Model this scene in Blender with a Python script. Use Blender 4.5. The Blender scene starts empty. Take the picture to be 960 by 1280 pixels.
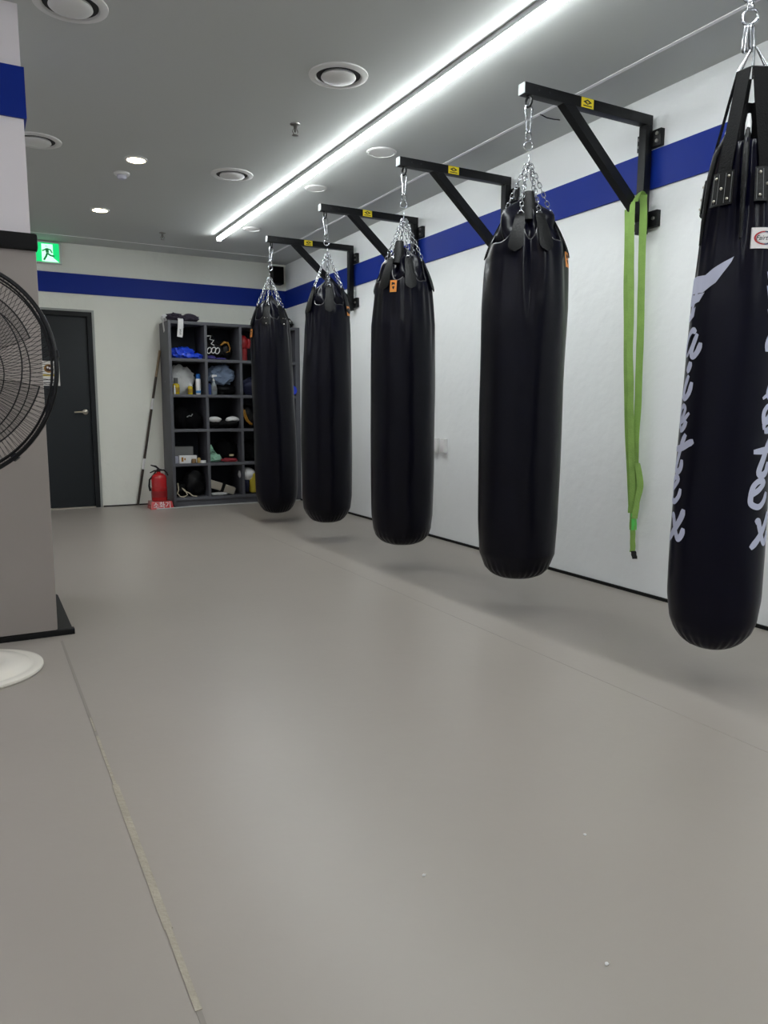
import bpy, bmesh, math, random
from mathutils import Vector, Matrix, noise
PI = math.pi
S = bpy.context.scene
COL = S.collection

# ------------------------------------------------------------------ camera, light, exposure
CAMH = 1.1
P_, Y_, R_ = .1352, .4978, .003
fw = Vector((math.sin(Y_)*math.cos(P_), math.cos(Y_)*math.cos(P_), -math.sin(P_)))
r0 = Vector((math.cos(Y_), -math.sin(Y_), 0)); u0 = r0.cross(fw)
rt = r0*math.cos(R_) + u0*math.sin(R_); up = u0*math.cos(R_) - r0*math.sin(R_)
cam = bpy.data.cameras.new('camera'); camo = bpy.data.objects.new('camera', cam); COL.objects.link(camo)
M = Matrix((rt, up, -fw)).transposed().to_4x4(); M.translation = (0, 0, CAMH)
camo.matrix_world = M
cam.sensor_fit = 'VERTICAL'; cam.sensor_height = 32; cam.lens = 930.6*32/1280
cam.clip_start = .05; cam.clip_end = 60
S.camera = camo
w = bpy.data.worlds.new('world'); S.world = w; w.use_nodes = True
w.node_tree.nodes['Background'].inputs[0].default_value = (.8, .9, 1, 1)
w.node_tree.nodes['Background'].inputs[1].default_value = .05
S.view_settings.view_transform = 'Standard'; S.view_settings.look = 'None'
S.view_settings.exposure = 0.9; S.view_settings.gamma = 1.0
S.view_settings.use_curve_mapping = False
S.cycles.max_bounces = 10; S.cycles.diffuse_bounces = 5; S.cycles.glossy_bounces = 4
S.cycles.sample_clamp_indirect = 6
S.cycles.use_denoising = True
LED_W = 31.0      # ceiling LED line
LED_W2 = 16.0     # LED lines over the unseen half of the gym
SPOT_W = 24.0     # warm recessed downlights

XW, YB, CE = 3.471, 8.957, 2.879
XL, YR = -4.6, -4.2
SB, ST = 2.355, 2.565

# ------------------------------------------------------------------ materials
def lin(c):
    return tuple((v/255/12.92 if v/255 <= .04045 else ((v/255+.055)/1.055)**2.4) for v in c)
def mat(name, rgb, rough=.5, metal=0., bump=0., bscale=40., var=0., vscale=3., emit=None, es=1., spec=.5, alpha=1., coat=0., stretch=None, trans=0.):
    m = bpy.data.materials.new(name); m.use_nodes = True
    nt = m.node_tree; b = nt.nodes['Principled BSDF']; L = nt.links.new
    c = lin(rgb)
    b.inputs['Base Color'].default_value = (*c, 1); b.inputs['Roughness'].default_value = rough
    b.inputs['Metallic'].default_value = metal; b.inputs['Specular IOR Level'].default_value = spec
    b.inputs['Alpha'].default_value = alpha; b.inputs['Coat Weight'].default_value = coat
    b.inputs['Transmission Weight'].default_value = trans
    tc = nt.nodes.new('ShaderNodeTexCoord'); mp = nt.nodes.new('ShaderNodeMapping')
    L(tc.outputs['Object'], mp.inputs[0])
    if stretch: mp.inputs['Scale'].default_value = stretch
    if var:
        n = nt.nodes.new('ShaderNodeTexNoise'); n.inputs['Scale'].default_value = vscale; n.inputs['Detail'].default_value = 5
        L(mp.outputs[0], n.inputs['Vector'])
        r = nt.nodes.new('ShaderNodeValToRGB')
        r.color_ramp.elements[0].position = .3; r.color_ramp.elements[1].position = .7
        r.color_ramp.elements[0].color = (*[v*(1-var) for v in c], 1)
        r.color_ramp.elements[1].color = (*[min(1, v*(1+var)) for v in c], 1)
        L(n.outputs['Fac'], r.inputs[0]); L(r.outputs[0], b.inputs['Base Color'])
    if bump:
        n = nt.nodes.new('ShaderNodeTexNoise'); n.inputs['Scale'].default_value = bscale; n.inputs['Detail'].default_value = 4
        L(mp.outputs[0], n.inputs['Vector'])
        bp = nt.nodes.new('ShaderNodeBump'); bp.inputs['Strength'].default_value = bump; bp.inputs['Distance'].default_value = .01
        L(n.outputs['Fac'], bp.inputs['Height']); L(bp.outputs[0], b.inputs['Normal'])
    if emit:
        b.inputs['Emission Color'].default_value = (*lin(emit), 1); b.inputs['Emission Strength'].default_value = es
    return m
m_floor = mat('vinyl_floor', (156, 149, 141), .37, bump=.05, bscale=25, var=.03, vscale=1.3, spec=.42)
m_floorline = mat('floor_seam', (140, 134, 126), .4)
m_wallr = mat('white_plaster', (237, 239, 239), .6, bump=.55, bscale=11, var=.012)
m_wallb = mat('white_plaster_back', (232, 234, 224), .6, bump=.6, bscale=13, var=.012)
m_ceil = mat('ceiling_paint', (194, 197, 195), .7, bump=.08, bscale=6)
m_groove = mat('white_joint_strip', (252, 252, 252), .4)
m_blue = mat('blue_board', (10, 42, 136), .5, bump=.05, bscale=30, spec=.2)
m_black = mat('black_rubber', (13, 13, 14), .6, spec=.25)
m_steel = mat('black_powder_coat', (12, 13, 15), .45, bump=.05, bscale=120, spec=.3)
m_cap = mat('grey_end_cap', (120, 124, 124), .5)
m_chrome = mat('zinc_chain', (172, 174, 178), .25, metal=1.)
m_bolt = mat('bolt_steel', (150, 148, 144), .3, metal=1.)
m_vinyl = mat('black_vinyl', (4, 4, 16), .3, bump=.18, bscale=14, var=.15, vscale=8, spec=.19)  # black vinyl; navy tint in the colour imitates a bluish sheen
m_vinyl2 = mat('black_vinyl_smooth', (4, 4, 20), .28, bump=.10, bscale=7, spec=.16)  # same bluish reflection tinted into the black base colour
m_leather = mat('black_leather_tab', (9, 10, 11), .5, bump=.2, bscale=90, spec=.25)
m_pipe = mat('piping_highlight_grey', (60, 60, 62), .3)  # lightened to paint the specular highlight along the bag rims
m_web = mat('black_webbing', (12, 12, 13), .8, bump=.3, bscale=160, spec=.15)
m_dark = mat('black_cloth', (6, 6, 8), .8, bump=.3, bscale=60, spec=.1)
m_letter = mat('white_print', (188, 192, 214), .6)
m_label = mat('white_label', (225, 222, 222), .5)
m_red = mat('red', (170, 22, 30), .4)
m_navy = mat('navy', (30, 36, 90), .5)
m_ink = mat('black_ink', (14, 14, 16), .6)
m_orange = mat('orange_tag', (222, 140, 60), .5)
m_yellow = mat('yellow_sticker', (228, 205, 40), .45)
m_green = mat('lime_webbing', (134, 170, 84), .75, bump=.3, bscale=120, var=.12, vscale=12)
m_green2 = mat('bright_green_tape', (90, 200, 90), .6)
m_led = mat('led_diffuser', (255, 255, 255), .5, emit=(246, 252, 252), es=LED_W)
m_led2 = mat('led_diffuser_left', (255, 255, 255), .5, emit=(234, 236, 246), es=LED_W2)
m_alu = mat('aluminium_channel', (205, 207, 208), .45)
m_spot = mat('downlight_glass', (255, 255, 255), .5, emit=(255, 226, 176), es=SPOT_W)
m_vent = mat('vent_white', (222, 222, 220), .4)
m_ventd = mat('vent_gap', (40, 40, 42), .7)
m_door = mat('charcoal_door', (40, 44, 47), .5, spec=.25)
m_doorf = mat('dark_door_frame', (27, 30, 32), .5, spec=.25)
m_trimg = mat('grey_door_trim', (150, 154, 150), .4)
m_silver = mat('satin_nickel', (190, 184, 172), .3, metal=1.)
m_pad = mat('grey_vinyl_padding', (152, 144, 139), .55, bump=.06, bscale=12)
m_pillar = mat('white_pillar_paint', (232, 226, 228), .6, bump=.08, bscale=9)
m_fan = mat('black_wire', (8, 8, 9), .4, spec=.25)
m_blade = mat('grey_translucent_blade', (60, 58, 56), .5, alpha=.16, spec=.1)
m_cream = mat('cream_plastic', (226, 221, 210), .25, spec=.5)
m_shelf = mat('charcoal_laminate', (82, 83, 89), .5, bump=.03, bscale=40)
m_shelfb = mat('dark_back_panel', (32, 36, 43), .6, spec=.2)
m_exit = mat('exit_green', (20, 190, 110), .4, emit=(10, 195, 105), es=.62)
m_exitw = mat('exit_white', (230, 255, 240), .4, emit=(190, 255, 220), es=.6)
m_exitf = mat('exit_figure', (10, 130, 70), .4, emit=(6, 120, 60), es=.25)
m_exth = mat('exit_housing', (205, 208, 206), .4)
m_ext = mat('extinguisher_red', (176, 18, 24), .25, coat=.3)
m_rope = mat('cream_cord', (205, 195, 172), .8)

# ------------------------------------------------------------------ mesh helpers
class MB:
    def __init__(s): s.v = []; s.f = []; s.fm = []; s.mats = []
    def mi(s, m):
        if m not in s.mats: s.mats.append(m)
        return s.mats.index(m)
    def add(s, vs, fs, m=None):
        o = len(s.v); s.v += [Vector(v) for v in vs]
        s.f += [tuple(i+o for i in f) for f in fs]
        k = s.mi(m) if m else 0
        s.fm += [k]*len(fs); return s
    def box(s, a, b, m=None, bev=0., X=None):
        bm = bmesh.new(); bmesh.ops.create_cube(bm, size=1)
        a = Vector(a); b = Vector(b); c = (a+b)/2; d = b-a
        for v in bm.verts: v.co = Vector((v.co.x*abs(d.x), v.co.y*abs(d.y), v.co.z*abs(d.z)))
        if bev: bmesh.ops.bevel(bm, geom=bm.edges[:], offset=bev, segments=2, affect='EDGES', profile=.6)
        vs = [(v.co+c) for v in bm.verts]
        if X: vs = [X @ v for v in vs]
        bm.verts.index_update(); s.add(vs, [[v.index for v in f.verts] for f in bm.faces], m); bm.free(); return s
    def tube(s, pts, r, n=8, m=None, closed=False, cap=True, flat=1., upv=None):
        pts = [Vector(p) for p in pts]; N = len(pts)
        rs = r if isinstance(r, (list, tuple)) else [r]*N
        rings = []; prev = None
        for i, p in enumerate(pts):
            if closed: t = pts[(i+1) % N]-pts[i-1]
            else: t = pts[min(i+1, N-1)]-pts[max(i-1, 0)]
            t = t.normalized() if t.length > 1e-9 else Vector((0, 0, 1))
            if upv is not None: a = Vector(upv)-t*Vector(upv).dot(t)
            elif prev is None: a = t.orthogonal()
            else: a = prev-t*prev.dot(t)
            if a.length < 1e-6: a = t.orthogonal()
            a.normalize(); prev = a; b = t.cross(a)
            rings.append([p+(a*math.cos(2*PI*k/n)*flat+b*math.sin(2*PI*k/n))*rs[i] for k in range(n)])
        vs = [q for g in rings for q in g]; fs = []
        for i in range(N if closed else N-1):
            j = (i+1) % N
            for k in range(n): fs.append((i*n+k, i*n+(k+1) % n, j*n+(k+1) % n, j*n+k))
        if cap and not closed: fs += [tuple(range(n))[::-1], tuple((N-1)*n+k for k in range(n))]
        return s.add(vs, fs, m)
    def lathe(s, prof, c=(0, 0, 0), n=32, m=None, X=None):
        c = Vector(c); vs = []; fs = []
        for r, z in prof:
            for k in range(n): vs.append(Vector((r*math.cos(2*PI*k/n), r*math.sin(2*PI*k/n), z)))
        for i in range(len(prof)-1):
            for k in range(n): fs.append((i*n+k, i*n+(k+1) % n, (i+1)*n+(k+1) % n, (i+1)*n+k))
        vs = [(X @ v if X else v)+c for v in vs]
        if prof[0][0] > 1e-5: fs.append(tuple(range(n))[::-1])
        if prof[-1][0] > 1e-5: fs.append(tuple((len(prof)-1)*n+k for k in range(n)))
        return s.add(vs, fs, m)
    def prism(s, poly, fn, d0, d1, m=None):
        """poly: 2-D outline; fn(a,b,d)->point; extruded from d0 to d1"""
        n = len(poly)
        vs = [fn(a, b, d0) for a, b in poly]+[fn(a, b, d1) for a, b in poly]
        fs = [tuple(range(n)), tuple(range(n, 2*n))[::-1]]+[(i, (i+1) % n, n+(i+1) % n, n+i) for i in range(n)]
        return s.add(vs, fs, m)
    def blob(s, c, size, seed=0, amp=.18, freq=2.2, sub=3, m=None, rot=0., flatb=True, ridge=0.):
        bm = bmesh.new(); bmesh.ops.create_icosphere(bm, subdivisions=sub, radius=1)
        R = Matrix.Rotation(rot, 3, 'Z'); off = Vector((seed*3.7, seed*1.3, seed*7.1))
        for v in bm.verts:
            d = v.co.normalized(); k = 1+amp*noise.noise(d*freq+off)*1.6+amp*.5*noise.noise(d*freq*3+off)
            if ridge: k += ridge*abs(noise.noise(d*freq*1.7+off))
            p = Vector((d.x*k*size[0], d.y*k*size[1], d.z*k*size[2]))
            if flatb and p.z < -size[2]*.8: p.z = -size[2]*.8
            v.co = R @ p+Vector(c)
        bm.verts.index_update(); s.add([v.co for v in bm.verts], [[v.index for v in f.verts] for f in bm.faces], m); bm.free(); return s
    def build(s, name, m=None, parent=None, smooth=True, fixn=True):
        me = bpy.data.meshes.new(name)
        org = WM[parent.name].inverted() if parent else None
        if not parent:
            xs = [v.x for v in s.v]; ys = [v.y for v in s.v]; zs = [v.z for v in s.v]
            base = Vector(((min(xs)+max(xs))/2, (min(ys)+max(ys))/2, min(zs))); org = Matrix.Translation(-base)
        me.from_pydata([org @ v for v in s.v], [], s.f)
        for mm in (s.mats or [m]): me.materials.append(mm)
        if s.mats:
            for i, p in enumerate(me.polygons): p.material_index = s.fm[i]
        if fixn:
            bm = bmesh.new(); bm.from_mesh(me); bmesh.ops.recalc_face_normals(bm, faces=bm.faces); bm.to_mesh(me); bm.free()
        if smooth:
            me.polygons.foreach_set('use_smooth', [True]*len(me.polygons))
            me.set_sharp_from_angle(angle=math.radians(38))
        o = bpy.data.objects.new(name, me); COL.objects.link(o)
        if parent: o.parent = parent; WM[o.name] = WM[parent.name]
        else: o.location = base; WM[o.name] = Matrix.Translation(base)
        return o
WM = {}
def thing(name, loc, label, cat, group=None):
    o = bpy.data.objects.new(name, None); COL.objects.link(o); o.location = loc; o.empty_display_size = .1
    WM[o.name] = Matrix.Translation(Vector(loc)); return tag(o, label, cat, group)
def tag(o, label, cat, group=None, kind=None):
    o['label'] = label; o['category'] = cat
    if group: o['group'] = group
    if kind: o['kind'] = kind
    return o
def struct(name, mb, m=None, parent=None, **k):
    o = mb.build(name, m, parent, **k)
    if not parent: o['kind'] = 'structure'
    return o
def copy_tree(o, parent=None):
    c = o.copy(); COL.objects.link(c)
    if parent: c.parent = parent
    for ch in list(o.children): copy_tree(ch, c)
    return c
def text(s, fn, size=1., d0=0., d1=.001, mb=None, m=None, shear=0., subdiv=0):
    """lettering as thin solid glyphs; fn(a,b,d)->point, text centred on (0,0)"""
    cu = bpy.data.curves.new('t', 'FONT'); cu.body = s; cu.size = size; cu.align_x = 'CENTER'; cu.align_y = 'CENTER'; cu.shear = shear
    cu.resolution_u = 3
    o = bpy.data.objects.new('t', cu); me = o.to_mesh(); mb = mb or MB()
    bm = bmesh.new(); bm.from_mesh(me); o.to_mesh_clear(); bpy.data.objects.remove(o); bpy.data.curves.remove(cu)
    bm.verts.index_update()
    mb.add([fn(v.co.x, v.co.y, d1) for v in bm.verts], [[v.index for v in f.verts] for f in bm.faces], m)
    ed = [e for e in bm.edges if e.is_boundary]
    for e in ed:
        a, b = e.verts
        mb.add([fn(a.co.x, a.co.y, d0), fn(b.co.x, b.co.y, d0), fn(b.co.x, b.co.y, d1), fn(a.co.x, a.co.y, d1)], [(0, 1, 2, 3)], m)
    bm.free(); return mb

# ------------------------------------------------------------------ room shell
struct('floor', MB().box((XL-.2, YR-.2, -.1), (XW+.2, YB+.2, 0)), m_floor)
struct('ceiling', MB().box((XL-.2, YR-.2, CE), (XW+.2, YB+.2, CE+.1)), m_ceil)
wr = MB().box((XW, YR-.2, 0), (XW+.2, YB+.2, CE)); struct('wall_right', wr, m_wallr)
DX0, DX1, DZ = .29, 1.185, 2.165
wb = MB().box((XL-.2, YB, 0), (DX0, YB+.2, CE)).box((DX1, YB, 0), (XW, YB+.2, CE)).box((DX0, YB, DZ), (DX1, YB+.2, CE))
struct('wall_back', wb, m_wallb)
struct('wall_left', MB().box((XL-.2, YR-.2, 0), (XL, YB, CE)), m_wallr)
struct('wall_front', MB().box((XL, YR-.2, 0), (XW, YR, CE)), m_wallr)
struct('trim_1', MB().box((XW-.012, YR, SB), (XW, YB, ST)), m_blue)['label'] = 'blue band along right wall'
struct('trim_2', MB().box((XL, YB-.012, SB), (XW-.012, YB, ST)), m_blue)['label'] = 'blue band along back wall'
struct('trim_3', MB().box((XL, YR, SB), (XL+.012, YB-.012, ST)).box((XL+.012, YR, SB), (XW-.012, YR+.012, ST)), m_blue)
g = MB(); XG, YG = 3.099, 8.58
g.box((XG-.011, YR, CE-.004), (XG+.011, YG, CE+.001)).box((XL, YG-.007, CE-.003), (XG+.007, YG+.007, CE+.001))
struct('trim_4', g, m_groove)
struct('baseboard_right', MB().box((XW-.012, YR, 0), (XW, YB, .019)), m_black)
struct('baseboard_back', MB().box((DX1+.03, YB-.01, 0), (XW-.016, YB, .014)), m_black)
# floor seams
sm = MB(); sm.box((.288, YR, 0), (.298, 3.78, .0012)); struct('trim_5', sm, m_floorline)
sm = MB(); sm.box((2.198, YR, 0), (2.203, 8.5, .0006)); struct('trim_6', sm, mat('faint_seam', (148, 142, 134), .35))
# worn tape lying along the left seam
m_tape = mat('worn_tape', (164, 156, 140), .4, var=.13, vscale=9, bump=.3, bscale=60)
tp = MB()
for a, b, wd in ((2.75, 2.62, .005), (2.58, 2.20, .009), (2.203, 1.83, .018), (1.833, 1.645, .018), (1.648, 1.497, .018), (1.500, 1.25, .013)):
    tp.box((.293-wd/2, b, .0012), (.293+wd/2, a-.003, .0022))
tag(tp.build('floor_tape', m_tape), 'worn cream tape strip stuck along the seam of the grey floor', 'tape')

# door
dr = MB()
dr.box((DX0, YB-.004, 0), (DX0+.05, YB+.09, DZ)).box((DX1-.05, YB-.004, 0), (DX1, YB+.09, DZ)).box((DX0+.05, YB-.004, DZ-.05), (DX1-.05, YB+.09, DZ))
dframe = struct('door_1', dr, m_doorf)
t_ = MB().box((DX0-.022, YB-.012, 0), (DX0, YB, DZ+.022)).box((DX1, YB-.012, 0), (DX1+.022, YB, DZ+.022)).box((DX0, YB-.012, DZ), (DX1, YB, DZ+.022))
t_.build('door_trim', m_trimg, dframe)
MB().box((DX0+.05, YB+.03, .012), (DX1-.05, YB+.075, DZ-.05), bev=.003).build('door_leaf', m_door, dframe)
MB().box((DX0+.05, YB-.002, 0), (DX1-.05, YB+.09, .012)).build('threshold', m_silver, dframe)
MB().box((DX0, YB+.09, 0), (DX1, YB+.19, DZ)).build('backing', m_doorf, dframe)
hd = MB(); hx, hy, hz = 1.075, YB+.03, 1.077
RX = Matrix.Rotation(PI/2, 3, 'X')
hd.lathe([(.001, 0), (.030, 0), (.030, .006), (.026, .010), (.012, .012), (.011, .045), (.001, .047)], (hx, hy, hz), 24, X=RX)
hd.tube([(hx, hy-.045, hz), (hx-.03, hy-.048, hz), (hx-.12, hy-.046, hz-.004)], [.011, .0105, .008], 12)
hd.build('door_handle', m_silver, dframe)

# pillar with padding
PX, PY = .270, 3.91
struct('wall_pillar', MB().box((-.55, PY, 0), (PX, 4.75, CE)), m_pillar)['label'] = 'white square pillar at left'
struct('trim_7', MB().box((-.562, PY-.012, 2.398), (PX+.012, 4.762, 2.615)), m_blue)['label'] = 'blue band around the pillar'
pt = thing('pillar_padding', (-.13, 3.88, .03), 'grey vinyl padding wrapped round the lower part of the white pillar', 'padding')
MB().box((-.575, PY-.042, .03), (PX+.016, PY, 1.84), bev=.008).box((PX, PY, .03), (PX+.016, 4.74, 1.84), bev=.004).build('pad_panel', m_pad, pt)
MB().box((-.585, PY-.065, 1.818), (PX+.024, PY, 1.893), bev=.012).build('top_bar', m_black, pt)['label'] = 'black padded bar along its top edge'
rb = MB()
rb.box((-.6, PY-.042, 0), (PX+.093, PY, .028), bev=.003)
rb.add([(PX+.0, PY, 0), (PX+.093, PY, 0), (PX+.093, 4.76, 0), (PX, 4.76, 0), (PX, PY, .03), (PX+.02, PY, .03), (PX+.083, PY, .006), (PX+.083, 4.76, .006), (PX+.02, 4.76, .03), (PX, 4.76, .03)],
       [(5, 6, 7, 8), (4, 5, 8, 9), (1, 2, 7, 6), (0, 3, 2, 1), (0, 1, 6, 5, 4), (2, 3, 9, 8, 7)])
struct('trim_8', rb, m_black)['label'] = 'black rubber edging at foot of the pillar'

# ------------------------------------------------------------------ ceiling fittings
def led(x, y0, y1, m, label, grp):
    t = thing('led_strip_light', (x, (y0+y1)/2, CE), label, 'ceiling light', grp)
    MB().box((x-.030, y0, CE-.030), (x+.030, y1, CE), bev=.002).build('channel', m_alu, t)
    MB().box((x-.026, y0+.005, CE-.045), (x+.026, y1-.005, CE-.030), bev=.005).build('diffuser', m, t)
    MB().box((x-.024, y1-.005, CE-.06), (x+.024, y1+.002, CE-.002), bev=.002).build('end_cap', m_alu, t)
led(2.30, -3.6, 7.8, m_led, 'long white LED strip light running along the ceiling above the punching bags', 'LED ceiling lines')
led(-1.2, -3.6, 7.8, m_led2, 'long LED strip light over the left half of the gym, outside the picture', 'LED ceiling lines')
led(-3.2, -3.6, 7.8, m_led2, 'LED strip light nearest the left wall, outside the picture', 'LED ceiling lines')
def vent(x, y, label):
    t = thing('air_vent', (x, y, CE), label, 'air vent', 'round ceiling vents')
    X = Matrix.Rotation(PI, 3, 'X')
    MB().lathe([(.160, -.001), (.158, .006), (.135, .014), (.124, .012), (.118, .002), (.118, -.001)], (x, y, CE), 40, X=X).build('outer_ring', m_vent, t)
    MB().lathe([(.001, .001), (.118, .001), (.118, .003), (.001, .003)], (x, y, CE), 32, X=X).build('dark_gap', m_ventd, t)
    MB().lathe([(.020, .002), (.090, .004), (.094, .014), (.088, .020), (.06, .028), (.001, .031)], (x, y, CE), 40, X=X).build('centre_disc', m_vent, t)
vent(1.816, 3.867, 'large round air vent left of the LED strip, halfway along the ceiling')
vent(1.823, 5.794, 'small-looking round air vent near the far end of the LED strip')
vent(.478, 3.80, 'round air vent cut by the top left edge of the ceiling')
vent(.462, 5.718, 'round air vent half hidden behind the white pillar')
def down(x, y, m, rim, label, cat, grp, r=.08):
    t = thing('downlight', (x, y, CE), label, cat, grp); X = Matrix.Rotation(PI, 3, 'X')
    MB().lathe([(r, -.001), (r-.002, .006), (r-.016, .010), (r-.018, -.001)], (x, y, CE), 32, X=X).build('rim', m_vent, t)
    MB().lathe([(.001, .003), (r-.018, .003), (r-.018, .006), (.001, .007)], (x, y, CE), 32, X=X).build('diffuser', m, t)
down(1.088, 7.351, m_spot, 0, 'lit warm downlight nearest the back wall and exit sign', 'downlight', 'warm downlights')
down(1.117, 5.791, m_spot, 0, 'lit warm downlight beside the smoke detector', 'downlight', 'warm downlights')
for k, y in enumerate((3.9-1.95*1, 0.0, -1.95)):
    down(1.1, y, m_spot, 0, 'warm downlight overhead, %s' % ('just ahead of the viewer', 'directly above the viewer', 'behind the viewer')[k], 'downlight', 'warm downlights')
down(2.584, 4.806, m_vent, 0, 'unlit round white ceiling plate above the second nearest bag bracket', 'ceiling plate', 'unlit round plates', .105)
down(2.521, 5.805, m_vent, 0, 'unlit round white ceiling plate between the LED strip and third bracket', 'ceiling plate', 'unlit round plates', .09)
down(2.51, 7.37, m_vent, 0, 'unlit round white ceiling plate at the far end of the LED strip', 'ceiling plate', 'unlit round plates', .087)
t = thing('smoke_detector', (1.08, 6.164, CE), 'small white smoke detector beside the lit downlight', 'smoke detector')
X = Matrix.Rotation(PI, 3, 'X')
MB().lathe([(.058, -.001), (.058, .012), (.05, .018), (.02, .020), (.001, .02)], (1.08, 6.164, CE), 28, X=X).build('base', m_vent, t)
MB().lathe([(.034, .018), (.036, .034), (.026, .046), (.001, .048)], (1.08, 6.164, CE), 24, X=X).build('sensor', mat('grey_white_plastic', (188, 190, 205), .4), t)
def sprinkler(x, y, label):
    t = thing('sprinkler', (x, y, CE), label, 'sprinkler', 'ceiling sprinklers')
    MB().lathe([(.033, -.001), (.031, .006), (.014, .012), (.012, .012)], (x, y, CE), 20, X=X).build('escutcheon', m_bolt, t)
    f = MB().lathe([(.011, .01), (.011, .026), (.007, .03), (.007, .05)], (x, y, CE), 12, X=X)
    for s in (-1, 1): f.tube([(x+s*.009, y, CE-.028), (x+s*.019, y, CE-.045), (x+s*.006, y, CE-.066)], .003, 6)
    f.build('head', m_bolt, t)
    MB().lathe([(.001, .066), (.02, .066), (.02, .069), (.001, .069)], (x, y, CE), 16, X=X).build('deflector', m_bolt, t)
sprinkler(1.869, 4.62, 'small metal fire sprinkler near the large round vent')
sprinkler(1.77, 7.976, 'tiny metal fire sprinkler at the far end near the back wall')
wq = MB().tube([(3.10, 3.75, CE-.002), (3.15, 3.745, CE-.016), (3.21, 3.752, CE-.012), (3.27, 3.765, CE-.001)], .0035, 6)
tag(wq.build('wire_stub', m_fan), 'short dark wire sticking out of ceiling beside the nearest full bracket', 'wire')

# exit sign
t = thing('exit_sign', (.76, YB, 2.645), 'lit green exit sign with running figure above the dark door', 'exit sign')
ex0, ex1, ez0, ez1 = .585, .905, 2.642, 2.862
MB().box((ex0, YB-.05, ez0), (ex1, YB, ez1), bev=.006).build('housing', m_exth, t)
MB().box((ex0+.012, YB-.054, ez0+.014), (ex1-.022, YB-.049, ez1-.012)).build('green_panel', m_exit, t)
MB().box((.712, YB-.0565, ez0+.018), (.822, YB-.053, ez1-.024)).add(
    [(.735, YB-.0567, ez0+.016), (.878, YB-.0567, ez0+.016), (.822, YB-.0567, ez0+.060), (.765, YB-.0567, ez0+.060)], [(0, 1, 2, 3)]).build('doorway', m_exitw, t)
fg = MB(); ox, oz = .748, ez0+.022; yy = YB-.060
def st(pts, r): fg.tube([(ox+a, yy, oz+b) for a, b in pts], r, 6)
st([(.012, .148), (.0125, .150)], .014)
st([(.014, .128), (.020, .085)], .016)
st([(.02, .08), (.045, .06), (.085, .052)], .009)
st([(.018, .08), (.004, .045), (-.018, .008)], .010)
st([(.016, .124), (-.016, .108), (-.03, .100)], .007)
st([(.022, .124), (.050, .116), (.066, .085)], .007)
fg.build('running_figure', m_exitf, t)

# speaker
t = thing('wall_speaker', (3.315, 8.87, 2.62), 'small black speaker mounted high in the far corner', 'speaker')
MB().box((3.245, 8.80, 2.620), (3.392, 8.93, 2.828), bev=.012).build('cabinet', m_black, t)
MB().box((3.257, 8.792, 2.632), (3.380, 8.801, 2.816), bev=.003).build('grille', m_dark, t)
MB().box((3.30, 8.93, 2.70), (3.34, YB, 2.75)).build('bracket', m_steel, t)

# outlets on right wall
for y, l in ((5.425, 'white wall box beside the middle punching bag, farther of two'), (5.305, 'white wall box low on the right wall, nearer of two')):
    t = thing('socket_box', (XW, y, .745), l, 'wall socket', 'white wall boxes')
    MB().box((XW-.032, y-.036, .745), (XW, y+.036, .868), bev=.005).build('box', m_vent, t)
    MB().box((XW-.036, y-.028, .758), (XW-.031, y+.028, .855), bev=.002).build('cover', m_label, t)

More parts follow.
